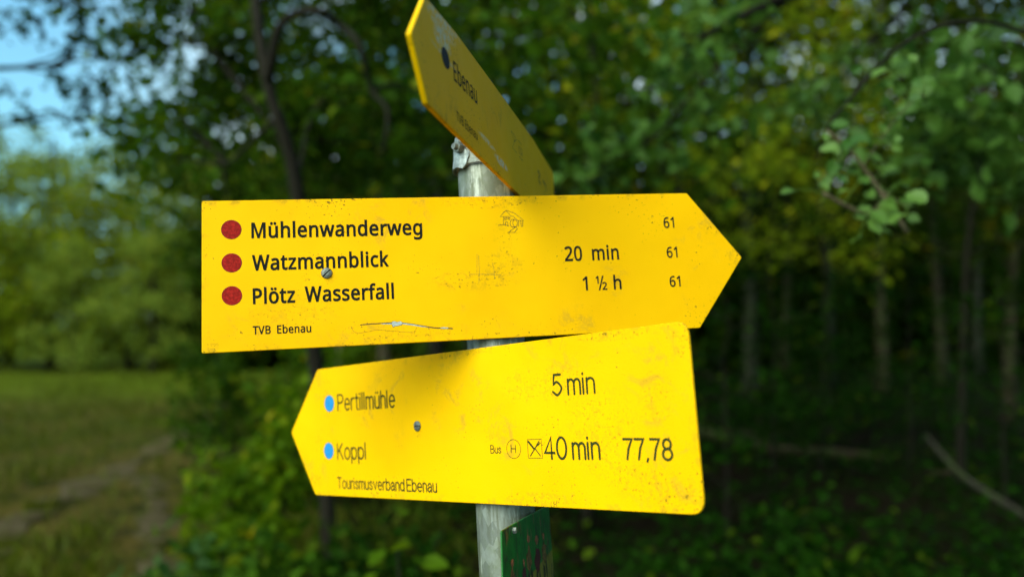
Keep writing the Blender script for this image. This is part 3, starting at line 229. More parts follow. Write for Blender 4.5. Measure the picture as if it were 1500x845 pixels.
def yellow_paint(name, col, box, seed, dirt, grime=(), patches=()):
    """weathered yellow enamel; box = (u0,u1,v0,v1) of the board, dirt gathers along its edges"""
    m, nt, bs = new_mat(name)
    co = objco(nt); p = offset(nt, co, (seed * 1.7, seed * .9, 0))
    sep = N(nt, 'ShaderNodeSeparateXYZ'); nt.links.new(co, sep.inputs[0])
    u0, u1, v0, v1 = box
    du = math_(nt, 'MINIMUM', math_(nt, 'SUBTRACT', sep.outputs[0], u0), math_(nt, 'SUBTRACT', u1, sep.outputs[0]))
    dv = math_(nt, 'MINIMUM', math_(nt, 'SUBTRACT', sep.outputs[1], v0), math_(nt, 'SUBTRACT', v1, sep.outputs[1]))
    d = math_(nt, 'MINIMUM', du, dv)
    edge = math_(nt, 'SUBTRACT', 1.0, step(nt, d, 0.0, .010))
    # slow fading of the paint
    c = mix(nt, step(nt, noise(nt, p, 9, 3), .35, .7), col, (col[0] * .95, col[1] * .92, col[2]))
    # rubbed smears
    sm = math_(nt, 'MULTIPLY', step(nt, noise(nt, p, 34, 6, .75, .8), .52, .68), step(nt, noise(nt, p, 9, 2), .48, .62))
    c = mix(nt, math_(nt, 'MULTIPLY', sm, .42 * dirt), c, (.30, .20, .03))
    # specks
    area = step(nt, noise(nt, offset(nt, p, (3, 7, 0)), 16, 3, .6), .47, .66)
    area = math_(nt, 'ADD', math_(nt, 'MULTIPLY', area, .085), math_(nt, 'MULTIPLY', math_(nt, 'MULTIPLY', edge, step(nt, noise(nt, offset(nt, p, (8, 1, 0)), 26, 3, .6), .46, .70)), .15))
    sp = noise(nt, p, 330, 4, .65)
    thr = math_(nt, 'SUBTRACT',    .708 - .015 * dirt, area)
    spk = math_(nt, 'MULTIPLY', math_(nt, 'SUBTRACT', sp, thr), 22.0, True)
    c = mix(nt, math_(nt, 'MULTIPLY', spk, .85), c, (.045, .035, .012))
    # gathered grime near the rim
    g = math_(nt, 'MULTIPLY', edge, step(nt, noise(nt, p, 60, 5, .7), .50, .72))
    c = mix(nt, math_(nt, 'MULTIPLY', g, .45 * dirt), c, (.14, .10, .02))
    for (pu, pv, ru, rv, amt) in grime:                   # places where dirt has stuck
        a = math_(nt, 'DIVIDE', math_(nt, 'SUBTRACT', sep.outputs[0], pu), ru)
        b = math_(nt, 'DIVIDE', math_(nt, 'SUBTRACT', sep.outputs[1], pv), rv)
        k = math_(nt, 'SUBTRACT', 1.0, step(nt, math_(nt, 'ADD', math_(nt, 'MULTIPLY', a, a), math_(nt, 'MULTIPLY', b, b)), .1, 1.2))
        k1 = math_(nt, 'MULTIPLY', k, step(nt, noise(nt, offset(nt, p, (6, 3, 0)), 110, 6, .75, .6), .49, .60))
        c = mix(nt, math_(nt, 'MULTIPLY', k1, .26 * amt), c, (.24, .15, .015))
        k2 = math_(nt, 'MULTIPLY', k, step(nt, noise(nt, offset(nt, p, (1, 8, 0)), 300, 4, .65), .58, .64))
        c = mix(nt, math_(nt, 'MULTIPLY', k2, .7 * amt), c, (.05, .035, .01))
    for (pu, pv, ru, rv, amt) in patches:                 # pale scraped places
        a = math_(nt, 'DIVIDE', math_(nt, 'SUBTRACT', sep.outputs[0], pu), ru)
        b = math_(nt, 'DIVIDE', math_(nt, 'SUBTRACT', sep.outputs[1], pv), rv)
        r2 = math_(nt, 'ADD', math_(nt, 'MULTIPLY', a, a), math_(nt, 'MULTIPLY', b, b))
        k = math_(nt, 'SUBTRACT', 1.0, step(nt, r2, .25, 1.25))
        k = math_(nt, 'MULTIPLY', k, step(nt, noise(nt, p, 170, 5, .75), .40, .56))
        c = mix(nt, math_(nt, 'MULTIPLY', k, amt), c, (.62, .56, .42))
    nt.links.new(c, bs.inputs['Base Color'])
    nt.links.new(math_(nt, 'ADD', math_(nt, 'MULTIPLY', noise(nt, p, 40, 4), .25), .32), bs.inputs['Roughness'])
    bs.inputs['Specular IOR Level'].default_value = .045
    h = math_(nt, 'ADD', math_(nt, 'MULTIPLY', noise(nt, p, 14, 2), 1.0), math_(nt, 'MULTIPLY', noise(nt, p, 600, 2), .03))
    bump(nt, bs, h, .35, .004)
    return m

def flat_mat(name, col, rough=.5, spec=.3, metal=0.0, var=0.0, scale=200):
    m, nt, bs = new_mat(name)
    if var:
        co = objco(nt)
        c = mix(nt, step(nt, noise(nt, co, scale, 5, .65), .4, .68), tuple(x * (1 - var) for x in col), tuple(min(1, x * (1 + var)) for x in col))
        nt.links.new(c, bs.inputs['Base Color'])
    else: bs.inputs['Base Color'].default_value = (*col, 1)
    bs.inputs['Roughness'].default_value = rough; bs.inputs['Specular IOR Level'].default_value = spec
    bs.inputs['Metallic'].default_value = metal
    return m

def lettering_mat(name, col, wear, under):
    m, nt, bs = new_mat(name)
    co = objco(nt)
    k = step(nt, noise(nt, co, 420, 4, .7), .60, .72)
    k = math_(nt, 'MULTIPLY', k, step(nt, noise(nt, offset(nt, co, (2, 1, 0)), 45, 2), .48, .62))
    nt.links.new(mix(nt, math_(nt, 'MULTIPLY', k, wear), col, under), bs.inputs['Base Color'])
    bs.inputs['Roughness'].default_value = .6; bs.inputs['Specular IOR Level'].default_value = .06
    return m

def galvanised(name):
    m, nt, bs = new_mat(name)
    co = objco(nt)
    v = N(nt, 'ShaderNodeTexVoronoi', feature='F1'); v.inputs['Scale'].default_value = 120
    nt.links.new(offset(nt, co, (0, 0, 0), (1, 1, .55)), v.inputs['Vector'])
    sp = N(nt, 'ShaderNodeSeparateColor'); nt.links.new(v.outputs['Color'], sp.inputs[0])
    c = ramp(nt, sp.outputs[0], [(0, (.12, .125, .115)), (.5, (.17, .175, .16)), (1, (.25, .255, .235))])
    st = step(nt, noise(nt, offset(nt, co, (0, 0, 0), (1, 1, .12)), 90, 5, .65), .46, .66)
    c = mix(nt, math_(nt, 'MULTIPLY', st, .85), c, (.075, .072, .04))
    al = step(nt, noise(nt, offset(nt, co, (4, 0, 0)), 22, 5, .7), .42, .62)
    c = mix(nt, math_(nt, 'MULTIPLY', al, .45), c, (.10, .115, .045))
    wt = step(nt, noise(nt, offset(nt, co, (0, 5, 0), (1, 1, .16)), 60, 5, .7), .58, .66)
    c = mix(nt, math_(nt, 'MULTIPLY', wt, .7), c, (.42, .42, .38))
    sk = step(nt, noise(nt, co, 500, 3, .6), .66, .72)
    c = mix(nt, math_(nt, 'MULTIPLY', sk, .7), c, (.05, .05, .03))
    nt.links.new(c, bs.inputs['Base Color'])
    bs.inputs['Metallic'].default_value = .25; bs.inputs['Roughness'].default_value = .52
    bump(nt, bs, noise(nt, co, 260, 5, .7), .35, .0008)
    return m

def bark_mat(name, a, b, scale=14, moss=0.0):
    m, nt, bs = new_mat(name)
    co = objco(nt)
    f = noise(nt, offset(nt, co, (0, 0, 0), (1, 1, .22)), scale, 6, .65, .6)
    c = ramp(nt, f, [(.3, a), (.62, b), (.8, tuple(x * .55 for x in a))])
    if moss:
        c = mix(nt, math_(nt, 'MULTIPLY', step(nt, noise(nt, offset(nt, co, (1, 2, 3)), 3.2, 5, .6), .46, .62), moss), c, (.035, .055, .010))
    nt.links.new(c, bs.inputs['Base Color'])
    bs.inputs['Roughness'].default_value = .88; bs.inputs['Specular IOR Level'].default_value = .15
    bump(nt, bs, f, .9, .03)
    return m

def leaf_mat(name, dark, light, yellowest=None, trans=.32, spec=.32):
    m, nt, bs = new_mat(name)
    at = N(nt, 'ShaderNodeAttribute', attribute_name='tone')
    stops = [(0, dark), (.8, light)]
    if yellowest: stops.append((1.0, yellowest))  # yellowest random leaves, also standing in for leaves catching the light
    c = ramp(nt, at.outputs['Fac'], stops)
    nt.links.new(c, bs.inputs['Base Color'])
    bs.inputs['Roughness'].default_value = .55; bs.inputs['Specular IOR Level'].default_value = spec
    tr = N(nt, 'ShaderNodeBsdfTranslucent')
    hs = N(nt, 'ShaderNodeHueSaturation'); hs.inputs['Hue'].default_value = .475; hs.inputs['Value'].default_value = 1.8
    nt.links.new(c, hs.inputs['Color']); nt.links.new(hs.outputs[0], tr.inputs['Color'])
    ms = N(nt, 'ShaderNodeMixShader'); ms.inputs[0].default_value = trans
    out = nt.nodes['Material Output']
    nt.links.new(bs.outputs[0], ms.inputs[1]); nt.links.new(tr.outputs[0], ms.inputs[2]); nt.links.new(ms.outputs[0], out.inputs[0])
    return m

# ------------------------------------------------------------------ foliage
def leaves(name, C, size, mat, rng, parent=None, up=.55, width=.62, droop=.25, tone=None, heading=None):
    """one mesh of folded ovate leaves (8 verts, 4 faces each) standing at the points C"""
    C = np.asarray(C, float); n = len(C)
    nrm = rng.normal(size=(n, 3)); nrm /= np.linalg.norm(nrm, axis=1)[:, None]
    nrm = nrm * (1 - up) + np.array([0, 0, 1.0]) * up
    nrm /= np.linalg.norm(nrm, axis=1)[:, None]
    h = rng.normal(size=(n, 3)) if heading is None else heading + rng.normal(size=(n, 3)) * .5
    h[:, 2] -= droop
    h -= nrm * (h * nrm).sum(1)[:, None]; h /= (np.linalg.norm(h, axis=1)[:, None] + 1e-9)
    s = np.cross(h, nrm)
    L = (size * rng.uniform(.55, 1.25, n))[:, None] if np.isscalar(size) else np.asarray(size)[:, None]
    W = L * width * .5
    fold = .28
    def pt(a, b, c): return C + h * L * a + s * W * b + nrm * W * c
    V = np.stack([pt(0, 0, 0), pt(.22, .72, fold * .8), pt(.5, 1.0, fold), pt(.8, .55, fold * .3), pt(1.0, 0, -.22),
                  pt(.8, -.55, fold * .3), pt(.5, -1.0, fold), pt(.22, -.72, fold * .8)], 1).reshape(-1, 3)
    F = np.array([[0, 1, 2, 4], [2, 3, 4, 4], [0, 4, 6, 7], [4, 5, 6, 6]])
    b = (np.arange(n) * 8)[:, None]
    q = np.concatenate([b + np.array([0, 1, 2, 4]), b + np.array([0, 4, 6, 7])], 0)
    t = np.concatenate([b + np.array([2, 3, 4]), b + np.array([4, 5, 6])], 0)
    me = bpy.data.meshes.new(name)
    nl = q.size + t.size
    me.vertices.add(len(V)); me.vertices.foreach_set('co', V.ravel())
    me.loops.add(nl); me.loops.foreach_set('vertex_index', np.concatenate([q.ravel(), t.ravel()]))
    np_ = len(q) + len(t)
    me.polygons.add(np_)
    tot = np.concatenate([np.full(len(q), 4), np.full(len(t), 3)])
    me.polygons.foreach_set('loop_start', np.concatenate([[0], np.cumsum(tot)[:-1]]))
    me.polygons.foreach_set('loop_total', tot)
    me.update(calc_edges=True); me.validate()
    tn = rng.beta(2, 2, n) if tone is None else np.clip(tone, 0, 1)
    a = me.attributes.new('tone', 'FLOAT', 'POINT'); a.data.foreach_set('value', np.repeat(tn, 8))
    me.materials.append(mat)
    return link(bpy.data.objects.new(name, me), parent)

def near_leaves(name, C, S, H, mat, rng, parent, stems):
    """leaves close to the lens: a curved 7 x 5 blade with a folded midrib, on a stalk to its twig"""
    mb = MB(); st = MB(); tone = []
    for c, L, h in zip(C, S, H):
        nrm = rng.normal(size=3) * .55 + np.array([-.25, -.75, .75]); nrm /= np.linalg.norm(nrm)
        h = h - nrm * h.dot(nrm); h /= np.linalg.norm(h) + 1e-9; s_ = np.cross(h, nrm)
        curl = rng.uniform(-.1, .35); fold = rng.uniform(.1, .45); wd = rng.uniform(.58, .82); wav = rng.uniform(0, 6)
        V = []
        for i in range(8):
            t = i / 7; pr = max(.01, math.sin(math.pi * t ** .8)) ** (.62 if t < .5 else .95) * wd * .5
            for j in range(5):
                u = (j - 2) / 2 * (1 + .05 * math.sin(i * 2.6 + wav) * (j in (0, 4)))
                V.append(c + h * L * (t - .5) + s_ * L * pr * u + nrm * L * (fold * abs(u) * pr - curl * (t - .3) ** 2 + .03 * math.sin(3 * t * 3 + u * 2 + wav)))
        mb.add(V, [(i * 5 + j, i * 5 + j + 1, i * 5 + j + 6, i * 5 + j + 5) for i in range(7) for j in range(4)]); tone += [rng.uniform(0, 1)] * 40
        b0 = c - h * L * .5; q = min(stems, key=lambda p: np.linalg.norm(p - b0))
        if np.linalg.norm(q - b0) < .11: st.tube(spline_pts([q, (q + b0) / 2 + np.array([0, 0, .004]), b0], 5), [.0012, .001, .001, .0009, .0008], 5, cap=False)
    mb.add(st.v, st.f); tone += [.8] * len(st.v)
    o = mb.build(name, mat, parent, True)
    a = o.data.attributes.new('tone', 'FLOAT', 'POINT'); a.data.foreach_set('value', tone)
    return o

def limb_path(rng, p0, d, length, n=6, curve=.25, lift=.1):
    P = [np.array(p0, float)]; d = np.array(d, float); d /= np.linalg.norm(d)
    for i in range(n):
        d = d + rng.normal(size=3) * curve * .35 + np.array([0, 0, lift * .25]); d /= np.linalg.norm(d)
        P.append(P[-1] + d * length / n)
    return np.array(P)

def scatter_on(rng, paths, n, spread, bias=.6):
    """points around the outer stretch of the limb paths"""
    out = []
    lens = np.array([np.linalg.norm(np.diff(p, axis=0), axis=1).sum() for p in paths]); pr = lens / lens.sum()
    idx = rng.choice(len(paths), n, p=pr)
    t = rng.uniform(0, 1, n) ** bias
    for k, tt in zip(idx, t):
        p = paths[k]; x = tt * (len(p) - 1); i = min(int(x), len(p) - 2)
        out.append(p[i] + (p[i + 1] - p[i]) * (x - i))
    out = np.array(out)
    return out + rng.normal(size=(n, 3)) * spread * np.array([1, 1, .6])

def tree_parts(root, rng, height, r0, crown_base, crown_r, n_leaf, leaf, bark, lmat, n_limb=14, lean=(0, 0), up=.5, spread=.22, taper=.25, droop=.25, sub=3, tip=1.0):
    mb = MB()
    tp = [np.array([lean[0] * t ** 1.3 + rng.normal() * .03 * height * t * .3, lean[1] * t ** 1.3 + rng.normal() * .03 * height * t * .3, height * t]) for t in np.linspace(0, 1, 9)]
    tp[0][:2] = 0
    rad = [r0 * (1.35 if i == 0 else 1) * (1 - (1 - taper) * i / 8) for i in range(9)]
    tpS = spline_pts(tp, 20); rs = np.interp(np.linspace(0, 8, 20), range(9), rad)
    mb.tube(tpS, rs, 10, wob=.06, rng=rng)
    paths = []
    for k in range(n_limb):
        t = (crown_base + (height - crown_base) * ((k + rng.uniform()) / n_limb)) / height
        i = min(int(t * 19), 18); p0 = tpS[i]
        an = k * 2.4 + rng.uniform(-.5, .5)
        prof = math.sin(min(1, max(.12, (t * height - crown_base) / max(.01, height - crown_base) * .8 + .25)) * math.pi)
        ln = crown_r * (.45 + .6 * prof) * rng.uniform(.75, 1.2)
        L = limb_path(rng, p0, (math.cos(an), math.sin(an), rng.uniform(.05, .6)), ln, 6, .35, .15)
        rr = max(.006, rs[i] * .38)
        mb.tube(L, np.linspace(rr, rr * .2, 7), 5, cap=False)
        paths.append(L[1:])
        for q in range(sub):
            j = rng.integers(1, 6)
            an2 = an + rng.choice([-1, 1]) * rng.uniform(.5, 1.2)
            S = limb_path(rng, L[j], (math.cos(an2), math.sin(an2), rng.uniform(-.25, .45)), ln * rng.uniform(.3, .55), 4, .4, .0)
            mb.tube(S, np.linspace(rr * .4, rr * .12, 5), 4, cap=False)
            paths.append(S)
    tr = mb.build('trunk', bark, root, True)
    C = scatter_on(rng, paths, n_leaf, spread)
    cr = leaves('crown', C, leaf, lmat, rng, root, up=up, droop=droop)
    return tr, cr

# ------------------------------------------------------------------ the signpost
def arc(cx, cy_, rx, ry, a0, a1, n=9):
    return [(cx + rx * math.cos(math.radians(a0 + (a1 - a0) * i / n)), cy_ + ry * math.sin(math.radians(a0 + (a1 - a0) * i / n))) for i in range(n + 1)]
def smooth2(*p): return [tuple(q) for q in spline_pts([(a, b, 0) for a, b in p], 5 * len(p))[:, :2]]
def ell(cx, cy_, rx, ry): return arc(cx, cy_, rx, ry, 0, 360, 22)
_n = [[(0, 0), (0, .72)], [(0, .5)] + arc(.2, .5, .2, .22, 180, 0) + [(.4, 0)]]
_u = [[(0, .72), (0, .2)] + arc(.2, .2, .2, .2, 180, 360)[1:] + [(.4, .72)], [(.4, .22), (.4, 0)]]
STROKES = {
 'P': (.56, [[(0, 0), (0, 1), (.3, 1)] + arc(.3, .74, .25, .26, 90, -90)[1:] + [(0, .48)]]),
 'e': (.5, [[(.02, .37), (.49, .37)] + arc(.25, .36, .24, .36, 2, 312, 16)[1:]]),
 'r': (.26, [[(0, 0), (0, .72)], arc(.24, .44, .24, .28, 180, 80)]),
 't': (.26, [[(.12, .95), (.12, .14)] + arc(.23, .13, .11, .13, 180, 280)[1:], [(0, .72), (.26, .72)]]),
 'i': (.04, [[(0, 0), (0, .72)], [(0, .93), (0, .97)]]),
 'l': (.04, [[(0, 0), (0, 1)]]),
 'm': (.68, [[(0, 0), (0, .72)], [(0, .5)] + arc(.17, .5, .17, .22, 180, 0) + [(.34, 0)], [(.34, .5)] + arc(.51, .5, .17, .22, 180, 0) + [(.68, 0)]]),
 'u': (.4, _u), 'ü': (.4, _u + [[(.11, .92), (.11, .96)], [(.29, .92), (.29, .96)]]),
 'h': (.4, [[(0, 0), (0, 1)], _n[1]]), 'n': (.4, _n),
 'K': (.54, [[(0, 0), (0, 1)], [(.5, 1), (0, .38)], [(.19, .6), (.54, 0)]]),
 'o': (.5, [ell(.25, .36, .25, .36)]),
 'p': (.48, [[(0, .72), (0, -.27)], ell(.24, .36, .24, .36)]),
 'b': (.48, [[(0, 0), (0, 1)], ell(.24, .36, .24, .36)]),
 'd': (.48, [[(.48, 0), (.48, 1)], ell(.24, .36, .24, .36)]),
 'T': (.58, [[(0, 1), (.58, 1)], [(.29, 1), (.29, 0)]]),
 's': (.4, [smooth2((.39, .55), (.21, .72), (.02, .55), (.2, .38), (.4, .19), (.2, 0), (0, .17))]),
 'v': (.44, [[(0, .72), (.22, 0), (.44, .72)]]),
 'a': (.44, [smooth2((.03, .53), (.21, .72), (.4, .54), (.4, .12), (.44, 0)), smooth2((.4, .43), (.13, .37), (0, .19), (.15, 0), (.39, .19))]),
 'E': (.5, [[(.5, 0), (0, 0), (0, 1), (.5, 1)], [(0, .52), (.45, .52)]]),
 'B': (.54, [[(0, .52), (.28, .52)] + arc(.28, .26, .26, .26, 90, -90) + [(0, 0), (0, 1), (.26, 1)] + arc(.26, .76, .22, .24, 90, -90)]),
 'H': (.56, [[(0, 0), (0, 1)], [(.56, 0), (.56, 1)], [(0, .52), (.56, .52)]]),
 '5': (.52, [[(.48, 1), (.1, 1), (.05, .53)] + smooth2((.05, .53), (.27, .64), (.51, .33), (.27, 0), (0, .17))[1:]]),
 '4': (.56, [[(.4, 0), (.4, 1), (0, .28), (.56, .28)]]),
 '0': (.54, [ell(.27, .5, .27, .5)]),
 '7': (.5, [[(0, 1), (.5, 1), (.3, .55), (.19, 0)]]),
 '8': (.5, [ell(.25, .76, .21, .24), ell(.25, .27, .25, .27)]),
 ',': (.05, [[(.04, .03), (.0, -.1)]]),
}

def ribbon(mb, pts, wd, z):
    """a flat round-ended stroke of width wd along 2-D points, raised by z"""
    P = [np.array(p, float) for p in pts]
    Q = [P[0]]
    for p in P[1:]:
        if np.linalg.norm(p - Q[-1]) > 1e-6: Q.append(p)
    P = Q; m = len(P); closed = m > 3 and np.linalg.norm(P[0] - P[-1]) < 1e-6
    if closed: P = P[:-1]; m -= 1
    def nr(a, b):
        t = b - a; t = t / (np.linalg.norm(t) + 1e-12); return np.array([-t[1], t[0]])
    Lf, Rt = [], []
    for i in range(m):
        if closed: n0, n1 = nr(P[i - 1], P[i]), nr(P[i], P[(i + 1) % m])
        else: n0 = nr(P[max(i - 1, 0)], P[max(i, 1)]); n1 = nr(P[min(i, m - 2)], P[min(i + 1, m - 1)])
        b = n0 + n1; k = np.linalg.norm(b)
        b = n0 if k < .2 else b / k
        mm = min(1.6, 1 / max(.3, b.dot(n0)))
        Lf.append(P[i] + b * wd / 2 * mm); Rt.append(P[i] - b * wd / 2 * mm)
    V = [(*p, z) for p in Lf] + [(*p, z) for p in Rt]
    F = [(i, m + i, m + (i + 1) % m, (i + 1) % m) for i in range(m if closed else m - 1)]
    if not closed:
        for e, q in ((0, 1), (m - 1, m - 2)):
            t = P[e] - P[q]; t /= np.linalg.norm(t); n_ = np.array([-t[1], t[0]])
            a = len(V); ks = 6
            for k in range(1, ks):
                an = math.pi * k / ks
                V.append((*(P[e] + (n_ * math.cos(an) + t * math.sin(an)) * wd / 2), z))
            first, last = (m + 0, 0) if e == 0 else (e, m + e)
            F.append(tuple([first] + list(range(a, a + ks - 1)) + [last]))
    mb.add(V, F)

def stroke_text(txt, L, R, h, wd, mat, parent, z=.00018):
    mb = MB(); L = np.array(L); R = np.array(R); x = 0; seq = []
    for ch in txt:
        if ch == ' ': x += .20; continue
        w_, st = STROKES[ch]; seq.append((x, st)); x += w_ + .17
    x -= .17
    D = R - L; k = np.linalg.norm(D) / x; D = D / np.linalg.norm(D); U = np.array([-D[1], D[0]])
    zz = z
    for x0, st in seq:
        for s_ in st:
            ribbon(mb, [L + D * (x0 + a) * k + U * b * h for a, b in s_], wd, zz); zz += .000004
    return mb.build('lettering', mat, parent)

def glyph_loops(ch, bold):
    """outline loops of one character"""
    if ch == '\u00bd':
        out = []
        for g, dx, dy in (('1', 0, .27), ('2', .33, 0)):
            for l in glyph_loops(g, bold * 1.2)[1]: out.append([(x * .54 + dx, y * .54 + dy) for x, y in l])
        out.append([(.16, -.01), (.205, -.01), (.405, .585), (.36, .585)]); return .62, out
    adv, sp = GLYPHS[ch]; loops = []
    for q in sp:
        pts = []; m = len(q)
        for i in range(m):
            a, c = q[i], q[(i + 1) % m]
            p0, p1, p2, p3 = (np.array(v, float) / 1000 for v in (a[2:4], a[4:6], c[0:2], c[2:4]))
            d = p3 - p0; nrm_ = np.linalg.norm(d) + 1e-9
            bend = max(abs(d[0] * (p[1] - p0[1]) - d[1] * (p[0] - p0[0])) / nrm_ for p in (p1, p2))
            k = 1 if bend < .002 else 4
            for j in range(k):
                t = j / k; pts.append((1 - t) ** 3 * p0 + 3 * t * (1 - t) ** 2 * p1 + 3 * t * t * (1 - t) * p2 + t ** 3 * p3)
        cl = []
        for p in pts:
            if not cl or (np.linalg.norm(p - cl[-1]) > .004 and np.linalg.norm(p - pts[0]) > .004): cl.append(p)
        loops.append([tuple(p) for p in cl])
    return adv / 1000, loops

def glyph_text(txt, L, R, h, bold, mat, parent, z=.00018):
    cu = bpy.data.curves.new('lettering', 'CURVE'); cu.dimensions = '2D'; cu.fill_mode = 'BOTH'
    x = 0; rim = MB()
    for ch in txt:
        if ch == ' ': x += SPACE / 1000; continue
        adv, loops = glyph_loops(ch, bold)
        for q in loops:
            s_ = cu.splines.new('POLY'); s_.points.add(len(q) - 1); s_.use_cyclic_u = True
            for bp, c in zip(s_.points, q): bp.co = (c[0] + x, c[1], 0, 1)
            ribbon(rim, [(c[0] + x, c[1]) for c in list(q) + [q[0]]], bold * 2, 0)
        x += adv + bold * 1.2
    o = bpy.data.objects.new('lettering', cu); COL.objects.link(o)
    dg = bpy.context.evaluated_depsgraph_get()
    me = bpy.data.meshes.new_from_object(o.evaluated_get(dg))
    COL.objects.unlink(o); bpy.data.objects.remove(o)
    n = len(me.vertices); co = np.empty(n * 3); me.vertices.foreach_get('co', co); co = co.reshape(-1, 3)
    fc = [tuple(p.vertices) for p in me.polygons] + [tuple(i + n for i in f) for f in rim.f]     # the fill and its thickened rim
    rv = np.array(rim.v); rv[:, 2] = .00002; co = np.concatenate([co, rv]); n = len(co)
    L = np.array(L); R = np.array(R); D = R - L
    x0, x1 = co[:, 0].min(), co[:, 0].max()
    kx = np.linalg.norm(D) / (x1 - x0); ky = h / (.573 + bold * 2); D = D / np.linalg.norm(D); U = np.array([-D[1], D[0]])
    Q = L + np.outer((co[:, 0] - x0) * kx, D) + np.outer((co[:, 1] + bold) * ky, U)
    co = np.concatenate([Q, co[:, 2:] + z], 1)
    bpy.data.meshes.remove(me)
    return mesh_obj('lettering', co.tolist(), fc, mat, parent)

def round_poly(P, radii, n=6):
    out = []; m = len(P)
    for i in range(m):
        a, b, c = (np.array(P[(i + k - 1) % m], float) for k in range(3))
        r = radii[i]
        u = (a - b) / np.linalg.norm(a - b); v = (c - b) / np.linalg.norm(c - b)
        ang = math.acos(max(-1, min(1, u.dot(v)))); t = r / math.tan(ang / 2)
        t = min(t, .45 * np.linalg.norm(a - b), .45 * np.linalg.norm(c - b))
        if t < 1e-5: out.append(tuple(b)); continue
        p, q = b + u * t, b + v * t
        for k in range(n + 1):
            s_ = k / n; out.append(tuple((1 - s_) ** 2 * p + 2 * s_ * (1 - s_) * b + s_ * s_ * q))
    return out

def board(P, th, mat, parent, cham=.0005):
    P = [np.array(p) for p in P]
    area = sum(P[i - 1][0] * P[i][1] - P[i][0] * P[i - 1][1] for i in range(len(P)))
    if area < 0: P = P[::-1]
    m = len(P); ins = []
    for i in range(m):
        t = P[(i + 1) % m] - P[i - 1]; t /= np.linalg.norm(t); ins.append(P[i] + np.array([-t[1], t[0]]) * cham)
    V = [(*p, -th + cham) for p in P] + [(*p, -cham) for p in P] + [(*p, 0) for p in ins] + [(*p, -th) for p in ins]
    F = []
    for i in range(m):
        j = (i + 1) % m
        F += [(i, j, m + j, m + i), (m + i, m + j, 2 * m + j, 2 * m + i), (3 * m + i, 3 * m + j, j, i)]
    F.append(tuple(range(2 * m, 3 * m))); F.append(tuple(range(3 * m, 4 * m))[::-1])
    return mesh_obj('board', V, F, mat, parent)

def disc(name, c, rx, ry, z, mat, parent, n=40):
    """a thin domed sticker"""
    mb = MB(); V = [(c[0], c[1], z + .00012)]
    for k in range(n):
        a = 2 * math.pi * k / n; V.append((c[0] + rx * math.cos(a), c[1] + ry * math.sin(a), z))
    mb.add(V, [(0, 1 + k, 1 + (k + 1) % n) for k in range(n)])
    return mb.build(name, mat, parent)

def ring(mb, c, rx, ry, wd, z):
    ribbon(mb, [(c[0] + rx * math.cos(2 * math.pi * k / 40), c[1] + ry * math.sin(2 * math.pi * k / 40)) for k in range(41)], wd, z)

def screw(c, r, ang, mat, dark, parent):
    mb = MB(); n = 14
    def lathe(prof, a0, a1, gap):
        d = np.array([math.cos(ang), math.sin(ang)]); nn = np.array([-d[1], d[0]])
        sg = 1 if a1 > a0 and a0 >= 0 else -1
        V = []; F = []
        for (rr, z) in prof:
            for k in range(n + 1):
                a = a0 + (a1 - a0) * k / n
                x, y = rr * math.cos(a), rr * math.sin(a)
                y = max(gap, y) if a0 >= 0 and a1 <= math.pi + .01 else min(-gap, y)
                p = d * x + nn * y; V.append((c[0] + p[0], c[1] + p[1], z))
        w_ = n + 1
        for i in range(len(prof) - 1):
            for k in range(n): F.append((i * w_ + k, i * w_ + k + 1, (i + 1) * w_ + k + 1, (i + 1) * w_ + k))
        F.append(tuple(range((len(prof) - 1) * w_, len(prof) * w_)))
        F.append(tuple([i * w_ for i in range(len(prof))] + [i * w_ + n for i in reversed(range(len(prof)))]))
        mb.add(V, F)
    prof = [(r, .0002), (r, .0009), (r * .86, .0018), (r * .5, .0024)]
    lathe(prof, 0, math.pi, r * .11); lathe(prof, math.pi, 2 * math.pi, r * .11)
    o = mb.build('screw', mat, parent)
    b = MB(); V = [(c[0] + r * .99 * math.cos(2 * math.pi * k / 24), c[1] + r * .99 * math.sin(2 * math.pi * k / 24), .0007) for k in range(24)]
    b.add(V, [tuple(range(24))]); b.build('slot', dark, o)
    return o

def bracket(d, h, off, mat, parent):
    """strap behind the board, round the pole (board-local axes: pole axis is +y at z = -off)"""
    mb = MB(); R = POLE_R + .0015; pts = []
    pts += [(-.075, -.0045), (-.047, -.0045)]
    for k in range(13):
        a = math.radians(165 + 210 * k / 12); pts.append((R * 1.02 * math.cos(a), -off + R * math.sin(a)))
    pts += [(.047, -.0045), (.075, -.0045)]
    V = []; th = .0022
    for i, (x, z) in enumerate(pts):
        a = np.array(pts[max(i - 1, 0)]); b = np.array(pts[min(i + 1, len(pts) - 1)]); t = (b - a) / np.linalg.norm(b - a); nn = np.array([t[1], -t[0]]) * th
        for (xx, z2) in ((x, z), (x + nn[0], z + nn[1])):
            V += [(xx, d, z2), (xx, d + h, z2)]
    F = []
    for i in range(len(pts) - 1):
        a, b = 4 * i, 4 * i + 4
        F += [(a, a + 1, b + 1, b), (a + 2, b + 2, b + 3, a + 3), (a, b, b + 2, a + 2), (a + 1, a + 3, b + 3, b + 1)]
    F += [(0, 2, 3, 1), (len(V) - 4, len(V) - 3, len(V) - 1, len(V) - 2)]
    mb.add(V, F); return mb.build('bracket', mat, parent)

def place(o, fr):
    O, D, U, Nn = (Vector(v) for v in fr)
    M = Matrix.Identity(4)
    for i, v in enumerate((D, U, Nn)):
        for r_ in range(3): M[r_][i] = v[r_]
    M.translation = O; o.matrix_world = M

